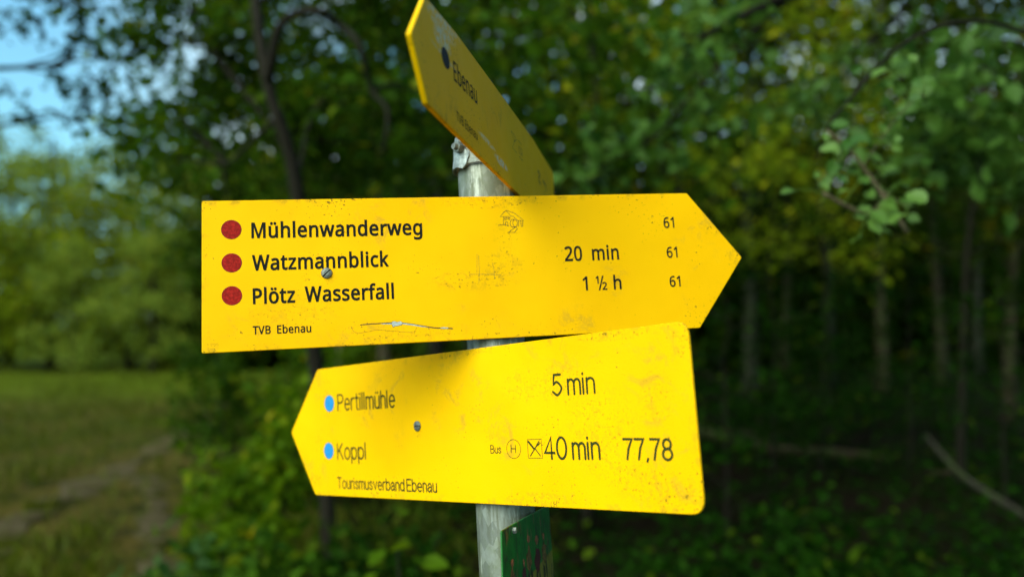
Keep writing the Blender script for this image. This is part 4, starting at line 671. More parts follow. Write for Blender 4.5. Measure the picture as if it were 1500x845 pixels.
POLE_R = .030
zinc = galvanised('galvanised_steel')
steel = flat_mat('plain_steel', (.20, .20, .18), .5, .4, .6, .25, 300)
bright_zinc = flat_mat('bright_zinc_strap', (.30, .32, .32), .5, .4, .3, .35, 120)
dark_gap = flat_mat('slot_dark', (.02, .018, .015), .9)  # near-black fill at the bottom of the screw slots
black_ink = lettering_mat('black_lettering', (.012, .012, .010), .55, (.25, .22, .16))
thin_ink = lettering_mat('engraved_lettering', (.040, .044, .010), .35, (.30, .28, .16))
mark_ink = flat_mat('drawn_line_ink', (.03, .025, .012), .6)
fine_ink = flat_mat('fine_scratch_grime', (.30, .20, .02), .7)
red_dot = flat_mat('red_waymark', (.34, .012, .008), .6, .08, 0, .3, 350)
dot_rim = flat_mat('waymark_outline', (.09, .02, .01), .6)
blue_dot = flat_mat('blue_waymark', (.02, .25, .62), .45, .35, 0, .12, 300)
navy_dot = flat_mat('navy_waymark', (.008, .012, .022), .6, .1)
bare = flat_mat('bare_scratched_metal', (.50, .50, .48), .45, .5, .3, .3, 500)

# pole
post = thing('signpost', 'weathered galvanised steel post leaning slightly left and carrying the yellow boards', 'post')
po, pu = Vector(POLE[0]), Vector(POLE[1])
t_ground = -po.z / pu.z - .05
foot = po + pu * (-po.z / pu.z)
post.location = foot
q = Vector((0, 0, 1)).rotation_difference(pu)
post.rotation_mode = 'QUATERNION'; post.rotation_quaternion = q
Lp = (po - foot).length            # local z of the sign origin
mb = MB(); n = 48
prof = [(POLE_R, -.05), (POLE_R, .4), (POLE_R, .8), (POLE_R, 1.2), (POLE_R, Lp + .126), (POLE_R - .001, Lp + .128), (POLE_R - .0035, Lp + .128), (POLE_R - .0035, Lp + .02)]
V = [(r * math.cos(2 * math.pi * k / n), r * math.sin(2 * math.pi * k / n), z) for r, z in prof for k in range(n)]
F = [(i * n + k, i * n + (k + 1) % n, (i + 1) * n + (k + 1) % n, (i + 1) * n + k) for i in range(len(prof) - 1) for k in range(n)]
F.append(tuple((len(prof) - 1) * n + k for k in range(n)))
mb.add(V, F); mb.build('pole', zinc, post, True)
# clamp strap at the top
mb = MB(); th = .0025; Rb = POLE_R + .0055; a0, a1, m_ = 243, 100, 22
V = []
for i in range(m_ + 1):
    a = math.radians(a0 + (a1 - a0) * i / m_)
    lo = Lp + .126 - .003 * math.sin(i * .9) * (i < 4) + (.010 if i == 0 else .003 if i == 1 else 0)
    hi = Lp + .160 - (.012 if i == 0 else .006 if i == 1 else 0)
    flare = .0022 * math.sin(math.pi * min(1, i / 8))
    for rr in (Rb + flare, Rb + flare - th):
        V += [(rr * math.cos(a), rr * math.sin(a), lo), ((rr - .004) * math.cos(a), (rr - .004) * math.sin(a), hi)]
F = []
for i in range(m_):
    a, b = 4 * i, 4 * i + 4
    F += [(a, b, b + 1, a + 1), (a + 2, a + 3, b + 3, b + 2), (a, a + 2, b + 2, b), (a + 1, b + 1, b + 3, a + 3)]
F += [(0, 1, 3, 2), (4 * m_, 4 * m_ + 2, 4 * m_ + 3, 4 * m_ + 1)]
mb.add(V, F)
clamp = mb.build('clamp', bright_zinc, post)
mb = MB(); a = math.radians(226); c0 = np.array([(Rb + .0015) * math.cos(a), (Rb + .0015) * math.sin(a), Lp + .146]); dd = np.array([math.cos(a), math.sin(a), 0])
mb.tube([c0 - dd * .002, c0 + dd * .0045], [.0062, .0062], 6); mb.tube([c0 + dd * .0044, c0 + dd * .0085], [.0034, .0030], 10)
mb.build('nut', steel, clamp)

def new_sign(k, label, th, radii, mat):
    s_ = thing('hiking_sign', label, 'sign', group='yellow hiking boards on the post')
    place(s_, FRAMES[k])
    board(round_poly(OUTLINES[k], radii), th, mat, s_)
    return s_

# --- board pointing right
y1 = yellow_paint('yellow_enamel_amber', (.96, .475, .0004), (-.2855, .262, -.0557, .0905), 1.0, 1.0,
  grime=((.008, .016, .022, .022, .9), (-.03, .004, .045, .012, .9), (-.282, -.050, .012, .010, 1.3), (-.12, -.052, .02, .006, 1.1), (.0, .084, .06, .008, .9), (.256, .018, .012, .012, 1.1), (-.2, -.02, .05, .02, .5), (-.168, .011, .007, .007, .8), (.012, .05, .015, .02, .6), (.235, .05, .012, .01, .8), (-.07, -.045, .05, .008, .7)))
s0 = new_sign(0, 'amber yellow arrow board pointing right with three red dots and black lettering', .0028, [.0015, .002, .002, .003, .002], y1)
for k, (t, L, R, h) in enumerate(TEXTS[0]): glyph_text(t, L, R, h, (.023, .023, .023, .017, .017, .014, .015, .015, .015)[k], black_ink, s0)
for c in DOTS[0]:
    mb = MB(); ring(mb, c, c[2], c[3], .0006, .00012)
    d_ = disc('red_dot', c, c[2], c[3], .0002, red_dot, s0); mb.build('rim', dot_rim, d_)
mb = MB()
for i, l in enumerate(MILL): ribbon(mb, l, .00042, .00016 + i * .000004)
mb.build('watermill_drawing', mark_ink, s0)
screw(SCREWS[0], .0054, math.radians(42), steel, dark_gap, s0)
mb = MB()
for l in SCRATCH_METAL: mb.add([(x, y, .00022) for x, y in l], [tuple(range(len(l)))])
sc = mb.build('scratch', bare, s0)
mb = MB()
for i, l in enumerate(SCRATCH_LINE):
    ll = spline_pts([(a, b, 0) for a, b in l], 30)[:, :2]
    ribbon(mb, ll, (.0009, .0010, .00022)[i], .00015 + i * .00001)
l = SCRATCH_METAL[0]; ribbon(mb, l + [l[0]], .0005, .00019)
mb.build('scratch_edge', mark_ink, sc)
mb = MB()
for i, l in enumerate(FINE_SCRATCH[:4]): ribbon(mb, spline_pts([(a, b, 0) for a, b in l], 12)[:, :2], .00035 if i != 3 else .00022, .00013 + i * .000005)
mb.build('fine_scratch', fine_ink, s0)
bracket(-.01, .03, POLE_R + .006, steel, s0)

# --- board pointing left
y2 = yellow_paint('yellow_enamel_lemon', (.92, .472, .0004), (-.352, .2635, -.2163, -.0637), 4.0, 1.0,
  grime=((.165, -.15, .045, .045, .7), (.12, -.105, .035, .02, .7), (.245, -.205, .03, .018, 1.2), (.255, -.08, .012, .02, 1.1), (.08, -.21, .05, .008, 1.1), (.205, -.19, .04, .02, .8), (.19, -.067, .05, .006, 1.1), (-.02, -.066, .05, .006, 1.1), (.07, -.105, .03, .02, .6), (-.3, -.2, .02, .012, .9), (-.091, -.144, .008, .008, .7), (.03, -.15, .02, .01, .5), (-.285, -.15, .012, .02, .5), (.225, -.125, .02, .03, .6)))
s1 = new_sign(1, 'lemon yellow arrow board pointing left with two blue dots, lowest of the boards', .0028, [.006, .013, .013, .006, .006], y2)
for k, (t, L, R, h) in enumerate(TEXTS[1]):
    stroke_text(t, L, R, h, [.0021, .0021, .00155, .0022, .0009, .0009, .0024, .0023][k], thin_ink, s1)
for c in DOTS[1]:
    mb = MB(); ring(mb, c, c[2], c[3], .0005, .00012)
    d_ = disc('blue_dot', c, c[2], c[3], .0002, blue_dot, s1); mb.build('rim', mark_ink, d_)
mb = MB(); ring(mb, HRING, HRING[2], HRING[3], .0005, .00016); mb.build('bus_stop_ring', thin_ink, s1)
mb = MB()
for i, l in enumerate(FORK): ribbon(mb, l, (.0005, .0011, .0011, .0013, .0007, .0007, .0007, .0007)[i], .00016 + i * .000004)
ribbon(mb, KNIFE, .0021, .00021)
mb.build('restaurant_symbol', thin_ink, s1)
screw(SCREWS[1], .0056, math.radians(4), steel, dark_gap, s1)
bracket(-.16, .03, POLE_R + .006, steel, s1)

# --- top board, seen steeply from below
y3 = yellow_paint('yellow_enamel_ochre', (.80, .43, .0005), (-.339, .245, .096, .189), 9.0, 1.0,
                  patches=((-.262, .1745, .040, .009, .85), (-.262, .1615, .024, .009, 1.0), (-.258, .150, .038, .0022, .6), (-.13, .118, .035, .003, .8), (-.075, .112, .03, .0045, 1.0), (-.245, .182, .04, .004, .7)))
s2 = new_sign(2, 'dull ochre yellow board on top of the post, seen steeply from below', .0042, [.003, .02, .02, .02, .012, .002, .02, .004, .003], y3)
for (t, L, R, h) in TEXTS[2]: glyph_text(t, L, R, h, .006 if t == 'Ebenau' else .002, black_ink, s2)
c = DOTS[2][0]; disc('navy_dot', c, .0112, .0082, .0002, navy_dot, s2)
mb = MB()
for i, l in enumerate(HIKE_ICON): ribbon(mb, l, .0006, .00016 + i * .000004)
mb.build('faded_symbol', mark_ink, s2)
mb = MB()
for i, l in enumerate(DARK_SCRATCH): ribbon(mb, spline_pts([(a, b, 0) for a, b in l], 14)[:, :2], .0026, .00016 + i * .00001)
mb.build('scratch', mark_ink, s2)
bracket(.128, .02, POLE_R + .004, steel, s2)

# --- green plate low on the post
def green_plate_mat():
    m, nt, bs = new_mat('green_flaking_paint')
    co = objco(nt); sep = N(nt, 'ShaderNodeSeparateXYZ'); nt.links.new(co, sep.inputs[0])
    c = mix(nt, step(nt, noise(nt, co, 40, 4), .35, .7), (.001, .10, .006), (.004, .16, .012))
    diag = math_(nt, 'SUBTRACT', math_(nt, 'MULTIPLY', sep.outputs[0], .10), math_(nt, 'ADD', sep.outputs[1], .279))
    c = mix(nt, step(nt, diag, .0, .0015), c, (.22, .17, .012))
    st = offset(nt, co, (0, 0, 0), (1, .22, 1))
    k = math_(nt, 'MULTIPLY', step(nt, noise(nt, st, 190, 5, .7), .52, .58), step(nt, noise(nt, offset(nt, st, (3, 1, 0)), 45, 2), .44, .56))
    c = mix(nt, k, c, (.018, .016, .008))
    k = math_(nt, 'MULTIPLY', step(nt, noise(nt, offset(nt, st, (5, 2, 0)), 160, 4, .6), .60, .65), .8)
    c = mix(nt, k, c, (.16, .09, .03))
    nt.links.new(c, bs.inputs['Base Color']); bs.inputs['Roughness'].default_value = .5
    bump(nt, bs, noise(nt, st, 200, 4), .3, .001)
    return m
s3 = thing('trail_marker', 'small green metal plate with flaking painted figures, low on the post', 'sign plate')
place(s3, FRAMES[3])
board(round_poly(OUTLINES[3], [.002, .001, .003, .003, .003]), .0016, green_plate_mat(), s3)
skin = flat_mat('faded_orange_paint', (.32, .11, .04), .7, var=.4); cloth = flat_mat('faded_brown_paint', (.17, .09, .02), .7, var=.5); mar = flat_mat('faded_maroon_paint', (.09, .012, .012), .7, var=.4)
rg = random.Random(5)
for i, (x, y, s_) in enumerate(((-.098, -.262, .9), (-.060, -.268, .85), (-.040, -.250, 1.1), (-.010, -.255, 1.2), (.018, -.256, 1.0))):
    mb = MB()
    def blob(cx_, cy2, rx, ry, z, mb=mb):
        mb.add([(cx_ + rx * math.cos(k * .5236) * rg.uniform(.5, 1.25), cy2 + ry * math.sin(k * .5236) * rg.uniform(.65, 1.25), z) for k in range(12)], [tuple(range(12))])
    blob(x, y, .0055 * s_, .0042 * s_, .00020)
    fg = mb.build('painted_figure', skin, s3)
    mb = MB(); blob(x, y - .016 * s_,   .0105 * s_, .011 * s_, .00016, mb); mb.build('body', (cloth, mar)[i % 2], fg)
    mb = MB(); blob(x - .004, y - .034 * s_, .004, .009 * s_, .00018, mb); blob(x + .006, y - .034 * s_, .0035, .010 * s_, .00019, mb); mb.build('legs', mark_ink, fg)
mb = MB(); mb.tube([(-.088, -.2345, -.001), (-.088, -.2345, .003)], [.0032, .0028], 6); mb.build('bolt', zinc, s3)
bracket(-.33, .02, POLE_R + .003, steel, s3)

# ------------------------------------------------------------------ the place: ground, path, trees
def at(px, py, Y): return np.array([(px - 750) / 1300 * Y, Y, CAM_H + (481 - py) / 1300 * Y])
def hgt(x, y): return .05 * math.sin(x * .7 + 1.3) * math.sin(y * .5) + .03 * math.sin(x * 1.9 + y * 1.3)

def ground_mat():
    m, nt, bs = new_mat('meadow_and_forest_floor')
    co = objco(nt); sep = N(nt, 'ShaderNodeSeparateXYZ'); nt.links.new(co, sep.inputs[0])
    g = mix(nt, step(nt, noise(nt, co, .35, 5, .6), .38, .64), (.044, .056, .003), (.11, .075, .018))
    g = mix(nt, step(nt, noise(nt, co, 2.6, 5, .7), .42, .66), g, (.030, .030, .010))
    g = mix(nt, math_(nt, 'MULTIPLY', step(nt, sep.outputs[1], 17, 25), .8), g, (.085, .115, .005))  # far meadow strip coloured brighter in place of sunlight on it
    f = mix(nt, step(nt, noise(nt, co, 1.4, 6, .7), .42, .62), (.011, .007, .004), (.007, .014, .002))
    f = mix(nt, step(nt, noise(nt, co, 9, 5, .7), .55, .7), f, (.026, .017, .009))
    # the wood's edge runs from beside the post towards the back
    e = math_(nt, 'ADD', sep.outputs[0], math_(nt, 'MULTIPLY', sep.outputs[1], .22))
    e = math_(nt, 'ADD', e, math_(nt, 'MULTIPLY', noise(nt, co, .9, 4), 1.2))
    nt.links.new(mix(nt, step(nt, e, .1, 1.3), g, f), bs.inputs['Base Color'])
    bs.inputs['Roughness'].default_value = 1.0; bs.inputs['Specular IOR Level'].default_value = .02
    bump(nt, bs, noise(nt, co, 14, 6, .7), .8, .05)
    return m
def axis_vals():
    a = list(np.arange(-30, 60.01, .75)); return [-600, -300, -150, -80, -50] + a + [75, 110, 170, 300, 600]
xs = axis_vals(); ys = axis_vals()
V = [(x, y, hgt(x, y) if abs(x) < 70 and abs(y) < 70 else 0) for y in ys for x in xs]
nx = len(xs)
F = [(j * nx + i, j * nx + i + 1, (j + 1) * nx + i + 1, (j + 1) * nx + i) for j in range(len(ys) - 1) for i in range(nx - 1)]
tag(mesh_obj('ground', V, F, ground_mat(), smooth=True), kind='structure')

def path_mat():
    m, nt, bs = new_mat('trodden_dirt')
    co = objco(nt)
    c = ramp(nt, noise(nt, co, 3.5, 6, .7), [(.3, (.060, .043, .020)), (.55, (.105, .078, .042)), (.75, (.16, .122, .075))])
    c = mix(nt, step(nt, noise(nt, offset(nt, co, (4, 2, 0)), 1.6, 5, .7), .46, .62), c, (.036, .040, .003))
    nt.links.new(c, bs.inputs['Base Color']); bs.inputs['Roughness'].default_value = 1.0; bs.inputs['Specular IOR Level'].default_value = .0
    bump(nt, bs, noise(nt, co, 20, 6, .7), .8, .03); return m
mb = MB(); rg = np.random.default_rng(3)
for pts, wd in ((((-6.6, 22), (-5.6, 16.6), (-4.85, 13), (-4.45, 10.3), (-4.2, 8.6), (-4.0, 7.2), (-3.6, 5)), .36), (((-3.9, 9.6), (-3.1, 7.8), (-2.55, 6.4), (-1.9, 4.8), (-1.3, 3.0)), .24)):
    P = spline_pts([(a, b, 0) for a, b in pts], 60)
    V = []
    for i, p in enumerate(P):
        t = P[min(i + 1, 59)] - P[max(i - 1, 0)]; t /= np.linalg.norm(t); nn = np.array([-t[1], t[0], 0])
        for k in range(5):
            q_ = p + nn * wd * (k / 4 - .5) * (1 + .35 * math.sin(i * .9 + k) + .3 * math.sin(i * .37 + 1) + (rg.uniform(-.2, .2) if k in (0, 4) else 0))
            V.append((q_[0], q_[1], hgt(q_[0], q_[1]) + .022 - .012 * (k in (0, 4))))
    mb.add(V, [(i * 5 + k, i * 5 + k + 1, (i + 1) * 5 + k + 1, (i + 1) * 5 + k) for i in range(59) for k in range(4)])
tag(mb.build('path', path_mat(), smooth=True), kind='structure')

leaf_mid = leaf_mat('hazel_leaves', (.006, .026, .001), (.044, .098, .003), (.16, .17, .005), trans=.4, spec=.05)
leaf_cool = leaf_mat('cool_green_leaves', (.010, .038, .004), (.048, .105, .014), spec=.12)
leaf_spray = leaf_mat('pale_spray_leaves', (.012, .044, .004), (.072, .150, .018), spec=.2, trans=.4)
leaf_far = leaf_mat('far_hedge_leaves', (.045, .095, .010), (.23, .285, .034), (.36, .30, .02), spec=.04)  # haze and sunny glow of the far trees put into this colour
leaf_gold = leaf_mat('sunlit_tint_leaves', (.050, .090, .003), (.19, .235, .006), (.42, .36, .012), spec=.04)  # sunlit and backlit glow put into the leaf colour
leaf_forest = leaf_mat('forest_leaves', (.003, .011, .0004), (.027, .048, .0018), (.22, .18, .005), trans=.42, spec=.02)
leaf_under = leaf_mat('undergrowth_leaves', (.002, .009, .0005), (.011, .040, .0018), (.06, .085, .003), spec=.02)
leaf_bright = leaf_mat('fresh_green_leaves', (.022, .066, .001), (.095, .16, .003), (.30, .24, .006), trans=.45, spec=.05)
bark_dark = bark_mat('dark_bark', (.007, .0055, .003), (.017, .013, .008))
bark_brown = bark_mat('brown_bark', (.026, .017, .009), (.064, .042, .026), moss=.7)
bark_grey = bark_mat('grey_bark', (.018, .016, .011), (.044, .038, .027), moss=.6)
twig_bark = bark_mat('pale_twig_bark', (.09, .065, .035), (.16, .12, .07), 60)

def blades(name, pts, hs, wd, mat, rng, lean=.5):
    pts = np.asarray(pts); n = len(pts); an = rng.uniform(0, 2 * math.pi, n); d = np.stack([np.cos(an), np.sin(an), 0 * an], 1)
    ln = rng.normal(size=(n, 3)) * lean; ln[:, 2] = 1; ln /= np.linalg.norm(ln, axis=1)[:, None]
    hs = np.asarray(hs)[:, None]; w_ = np.asarray(wd)[:, None]
    V = np.stack([pts - d * w_ / 2, pts + d * w_ / 2, pts + ln * hs * .6 + d * w_ * .3, pts + ln * hs + d * hs * .25], 1).reshape(-1, 3)
    b = (np.arange(n) * 4)[:, None]; F = np.concatenate([b + np.array([0, 1, 2]), b + np.array([0, 2, 3])]).tolist()
    o = mesh_obj(name, V.tolist(), F, mat)
    a = o.data.attributes.new('tone', 'FLOAT', 'POINT'); a.data.foreach_set('value', np.repeat(rng.beta(2, 2, n), 4)); return o
def on_path(x, y):
    r1 = np.interp(y, [5, 7.2, 8.6, 10.3, 13, 16.6, 22], [-3.6, -4.0, -4.2, -4.45, -4.85, -5.6, -6.6]); r2 = np.interp(y, [3, 4.8, 6.4, 7.8, 9.6], [-1.3, -1.9, -2.55, -3.1, -3.9])
    return (np.abs(x - r1) < .42) | ((np.abs(x - r2) < .34) & (y < 9.6))
rng = np.random.default_rng(11)
n = 46000
y = 3 + 30 * rng.uniform(0, 1, n) ** 1.6; x = rng.uniform(-.80, .0, n) * y + rng.uniform(-.6, .6, n)
cl = np.sin(x * 1.7 + 3 * np.sin(y * .8)) * np.sin(y * 1.3 + x) ; keep = (rng.uniform(0, 1, n) < .45 + .5 * cl) & ~(on_path(x, y) & (rng.uniform(0, 1, n) < .88))
x, y = x[keep], y[keep]
grass = leaf_mat('meadow_grass', (.030, .044, .002), (.085, .100, .005), (.17, .14, .02), trans=.3, spec=.08)
P = np.stack([x, y, np.array([hgt(a, b) for a, b in zip(x, y)])], 1)
tag(blades('meadow_grass', P, rng.uniform(.06, .26, len(x)), .012 + .0012 * y, grass, rng), 'short mown meadow grass beside the dirt track, dull green and brown', 'grass', kind='stuff')
# ground plants under the trees
n = 15000
y = 3.2 + 24 * rng.uniform(0, 1, n) ** 1.5; x = rng.uniform(-.12, .72, n) * y
keep = np.sin(x * 1.1 + 2) * np.sin(y * .9) + rng.normal(size=n) * .5 > -.15
x, y = x[keep], y[keep]
P = np.stack([x, y, rng.beta(1.2, 3, len(x)) * .45 + .02], 1)
tag(leaves('ground_cover', P, .05 + .006 * y * rng.uniform(.6, 1.2, len(x)), leaf_under, rng, up=.6), 'low dark green plants covering the forest floor', 'ground cover', kind='stuff')

def copy_tree(o, parent=None):
    c = o.copy(); COL.objects.link(c); c.parent = parent
    for ch in list(o.children): copy_tree(ch, c)
    return c

# ---- trees beyond the meadow
rng = np.random.default_rng(21)
protos = []
for k in range(3):
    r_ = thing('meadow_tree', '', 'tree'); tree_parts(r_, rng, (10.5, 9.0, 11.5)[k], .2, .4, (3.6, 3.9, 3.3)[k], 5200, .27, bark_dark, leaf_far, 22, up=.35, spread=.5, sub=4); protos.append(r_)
spots = [(-75, 37, 0, 1.0), (15, 41, 1, 1.06), (75, 36, 2, .82), (135, 40, 0, .95), (190, 36, 1, .88), (255, 42, 2, .95), (310, 37, 0, .86), (-20, 33, 1, .62), (225, 33, 2, .50), (110, 32.5, 0, .46)]
far_lab = ['bushy tree beyond the meadow cut by the left edge of the photo', 'broad pale green tree under the open sky beyond the meadow', 'rounded tree beyond the meadow standing behind a low shrubby one', 'tree beyond the meadow just right of the patch of sky',
           'tree beyond the meadow halfway between sky and yellow board', 'tree beyond the meadow directly left of the amber board', 'tree beyond the meadow partly hidden behind the left end of the amber board', 'smaller dark tree in front of the trees at the far left', 'low shrubby tree at the back end of the dirt track', 'low rounded shrub tree at the middle of the far meadow edge']
used = set()
for i, (px, Y, k, s_) in enumerate(spots):
    o = protos[k] if k not in used else copy_tree(protos[k]); used.add(k)
    o.location = ((px - 750) / 1300 * Y, Y, -.05); o.scale = (s_, s_, s_); o.rotation_euler[2] = i * 1.9
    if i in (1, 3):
        cr = next(c for c in o.children if c.name.startswith('crown')); cr.data = cr.data.copy(); cr.data.materials[0] = leaf_gold  # these crowns carry the sunlit yellow as leaf colour
    tag(o, far_lab[i], 'tree', 'trees along the far side of the meadow')

for i, (px, Y, k, s_) in enumerate(((-160, 36, 1, .95), (-250, 38, 2, 1.0), (-345, 35, 0, .9), (-440, 37, 1, 1.0), (-560, 38, 2, .95), (-700, 36, 0, 1.0), (-850, 37, 1, 1.0))):
    o = copy_tree(protos[k]); o.location = ((px - 750) / 1300 * Y, Y, -.05); o.scale = (s_, s_, s_); o.rotation_euler[2] = i * 1.3 + .7
    tag(o, 'meadow tree standing outside the left edge of the photo', 'tree', 'meadow trees outside the photo')

# ---- forest trees with visible trunks
rng = np.random.default_rng(33)
fp = []
for k in range(4):
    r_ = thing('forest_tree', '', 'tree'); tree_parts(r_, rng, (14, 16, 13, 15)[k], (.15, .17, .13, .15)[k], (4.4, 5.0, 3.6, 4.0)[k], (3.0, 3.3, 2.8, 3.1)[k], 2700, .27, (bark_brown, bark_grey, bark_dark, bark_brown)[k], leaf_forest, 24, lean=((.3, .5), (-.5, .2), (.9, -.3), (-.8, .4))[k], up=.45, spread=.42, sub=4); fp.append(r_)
fspots = [(1290, 21, 0, .95, 'brown tree trunk standing alone against the darkest part of the forest'), (1213, 25, 1, 1.0, 'grey tree trunk just left of the brown trunk in the dark forest'),
          (1095, 19, 1, .85, 'grey tree just right of the tip of the amber board'), (1003, 27, 1, 1.0, 'pale tree trunk rising right behind the slanted end of the amber board'), (866, 15, 2, 1.0, 'dark tree behind the amber board, above its time of 20 minutes'),
          (640, 13, 2, .9, 'dark slim tree directly left of the steep top board'), (565, 19, 3, .9, 'mossy tree between the leafy left tree and the top board'), (1475, 15, 3, .65, 'slim tree at the right edge of the forest'),
          (1378, 24, 3, .95, 'dim trunk in the black forest right of the brown trunk'), (930, 22, 3, 1.0, 'brown tree deep behind the right half of the amber board'), (1150, 32, 0, 1.1, 'far brown trunk between the two grey forest trees'), (740, 20, 0, .95, 'brown tree hidden behind the steel post'), (1430, 30, 1, 1.0, 'far grey tree near the right edge of the forest'), (1050, 35, 2, 1.1, 'far dark tree behind the tip of the amber board'), (500, 25, 0, .9, 'brown tree behind the leafy left tree')]
used = set()
for i, (px, Y, k, s_, lab) in enumerate(fspots):
    o = fp[k] if k not in used else copy_tree(fp[k]); used.add(k)
    o.location = ((px - 750) / 1300 * Y, Y, -.05); o.scale = (s_, s_, s_); o.rotation_euler[2] = i * 2.3
    tag(o, lab, 'tree', 'trees of the forest')

for i, (x_, y_, k) in enumerate(((6.2, 3.0, 0), (5.4, -1.2, 2), (8.6, .6, 3), (7.4, -5.0, 1), (9.6, 7.0, 0), (4.6, -4.6, 3), (12, 3.5, 2))):
    o = copy_tree(fp[k]); o.location = (x_, y_, -.05); o.rotation_euler[2] = i * 1.7 + .4; o.scale = (.9, .9, .8)
    tag(o, 'forest tree standing outside the right edge of the photo', 'tree', 'forest trees outside the photo')

# ---- the wood behind them, one mass
rng = np.random.default_rng(44)
n = 34000
x = rng.uniform(-14, 46, n); y = rng.uniform(36, 58, n); z = rng.uniform(0, 1, n) ** 1.35 * 17
cl = np.sin(x * .9 + 1.3 * np.sin(z * .7)) + np.sin(y * .8 + z * 1.1) + np.sin(z * 1.4 + x * .35)
keep = rng.normal(size=n) * .7 + cl > np.where(z < 7.5, -9, (z - 7.5) * .42 - .3)
P = np.stack([x, y, z], 1)[keep]
xa = rng.uniform(-14, 48, 17000); za = rng.uniform(0, 1, 17000) ** 1.2 * 9
P = np.concatenate([P, np.stack([xa, rng.uniform(34, 50, 17000), za], 1)])
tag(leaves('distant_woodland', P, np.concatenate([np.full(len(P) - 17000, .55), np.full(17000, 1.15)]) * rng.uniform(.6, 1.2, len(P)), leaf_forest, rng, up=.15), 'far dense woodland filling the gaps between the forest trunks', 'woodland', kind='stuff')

# ---- leafy tree left of the signs, close by
def limb_thing(root, mb, paths): pass
rng = np.random.default_rng(55)
def near_tree(name, label, base, limbs, twigs, n_leaf, leaf, lmat, bark, rng, spread=.09, up=.5, cat='tree', sub_n=4, tone=None, droop=.35, group=None):
    """limbs: list of (world points, r0, r1); twigs: list of (start, target, r) ; leaves sit along the twigs"""
    root = thing(name, label, cat, tuple(base), group)
    b = np.array(base); tk = MB(); lb = MB(); paths = []
    for i, (pts, r0, r1) in enumerate(limbs):
        P_ = spline_pts(np.array(pts) - b, 24); (tk if i == 0 else lb).tube(P_, np.linspace(r0, r1, 24), 9, wob=.08, rng=rng)
    for (s_, t_, r_) in twigs:
        s_ = np.array(s_) - b; t_ = np.array(t_) - b; L_ = np.linalg.norm(t_ - s_)
        mid = (s_ + t_) / 2 + rng.normal(size=3) * L_ * .12 + np.array([0, 0, L_ * .12])
        P_ = spline_pts([s_, mid, t_], 9); lb.tube(P_, np.linspace(r_, r_ * .25, 9), 5, cap=False); paths.append(P_[3:])
        for q_ in range(sub_n):
            j = rng.integers(2, 8); d_ = (t_ - s_) / L_ * .7 + rng.normal(size=3) * .7
            S_ = limb_path(rng, P_[j], d_, L_ * rng.uniform(.22, .5), 4, .4, -.1); lb.tube(S_, np.linspace(r_ * .35, r_ * .12, 5), 4, cap=False); paths.append(S_)
    tk.build('trunk', bark, root, True)
    if lb.v: lb.build('limbs', bark, root, True)
    leaves('crown', scatter_on(rng, paths, n_leaf, spread, .8), leaf, lmat, rng, root, up=up, droop=droop)
    return root
A = [at(495, 905, 5), at(470, 600, 4.9), at(432, 270, 4.6), at(388, 120, 4.5), at(366, -20, 4.6), at(345, -170, 5.0)]
B = [at(388, 122, 4.5), at(402, 40, 4.4), at(428, 14, 4.35), at(462, 10, 4.2), at(492, 30, 4.35), at(524, 62, 4.2), at(541, 128, 4.35), at(566, 160, 4.25), at(560, 225, 4.3)]
Cc = [at(405, 168, 5), at(365, 205, 4.9), at(330, 240, 4.8)]
D_ = [at(450, 330, 5), at(405, 200, 5.3), at(300, 60, 5.5), at(250, -60, 5.7)]
E_ = [at(370, 0, 5.1), at(520, -90, 5.2), at(640, -110, 5.4)]
tw = []
for k in range(62):
    px = rng.uniform(150, 640); py = rng.uniform(-190, 275) - max(0, 300 - px) * .2
    Y = rng.uniform(4.7, 7.0); t_ = at(px, py, Y)
    src = [A[2], A[3], A[4], B[3], B[5], B[6], Cc[2], D_[1], D_[2], D_[3], E_[1], E_[2]]
    s_ = min(src, key=lambda q_: np.linalg.norm(q_ - t_) * rng.uniform(.8, 1.3)); tw.append((s_, t_, .012))
tw += [(D_[2], at(105, 135, 5.2), .012), (Cc[2], at(175, 215, 5.0), .01), (D_[3], at(60, -10, 5.6), .012), (D_[2], at(150, 60, 5.3), .01)]
near_tree('broadleaf_tree', 'leafy small tree with dark arching limbs left of the signpost, above the track', A[0], [(A, .046, .020), (B, .026, .009), (Cc, .016, .008), (D_, .03, .012), (E_, .02, .008)], tw, 10500, .074, leaf_mid, bark_dark, rng)
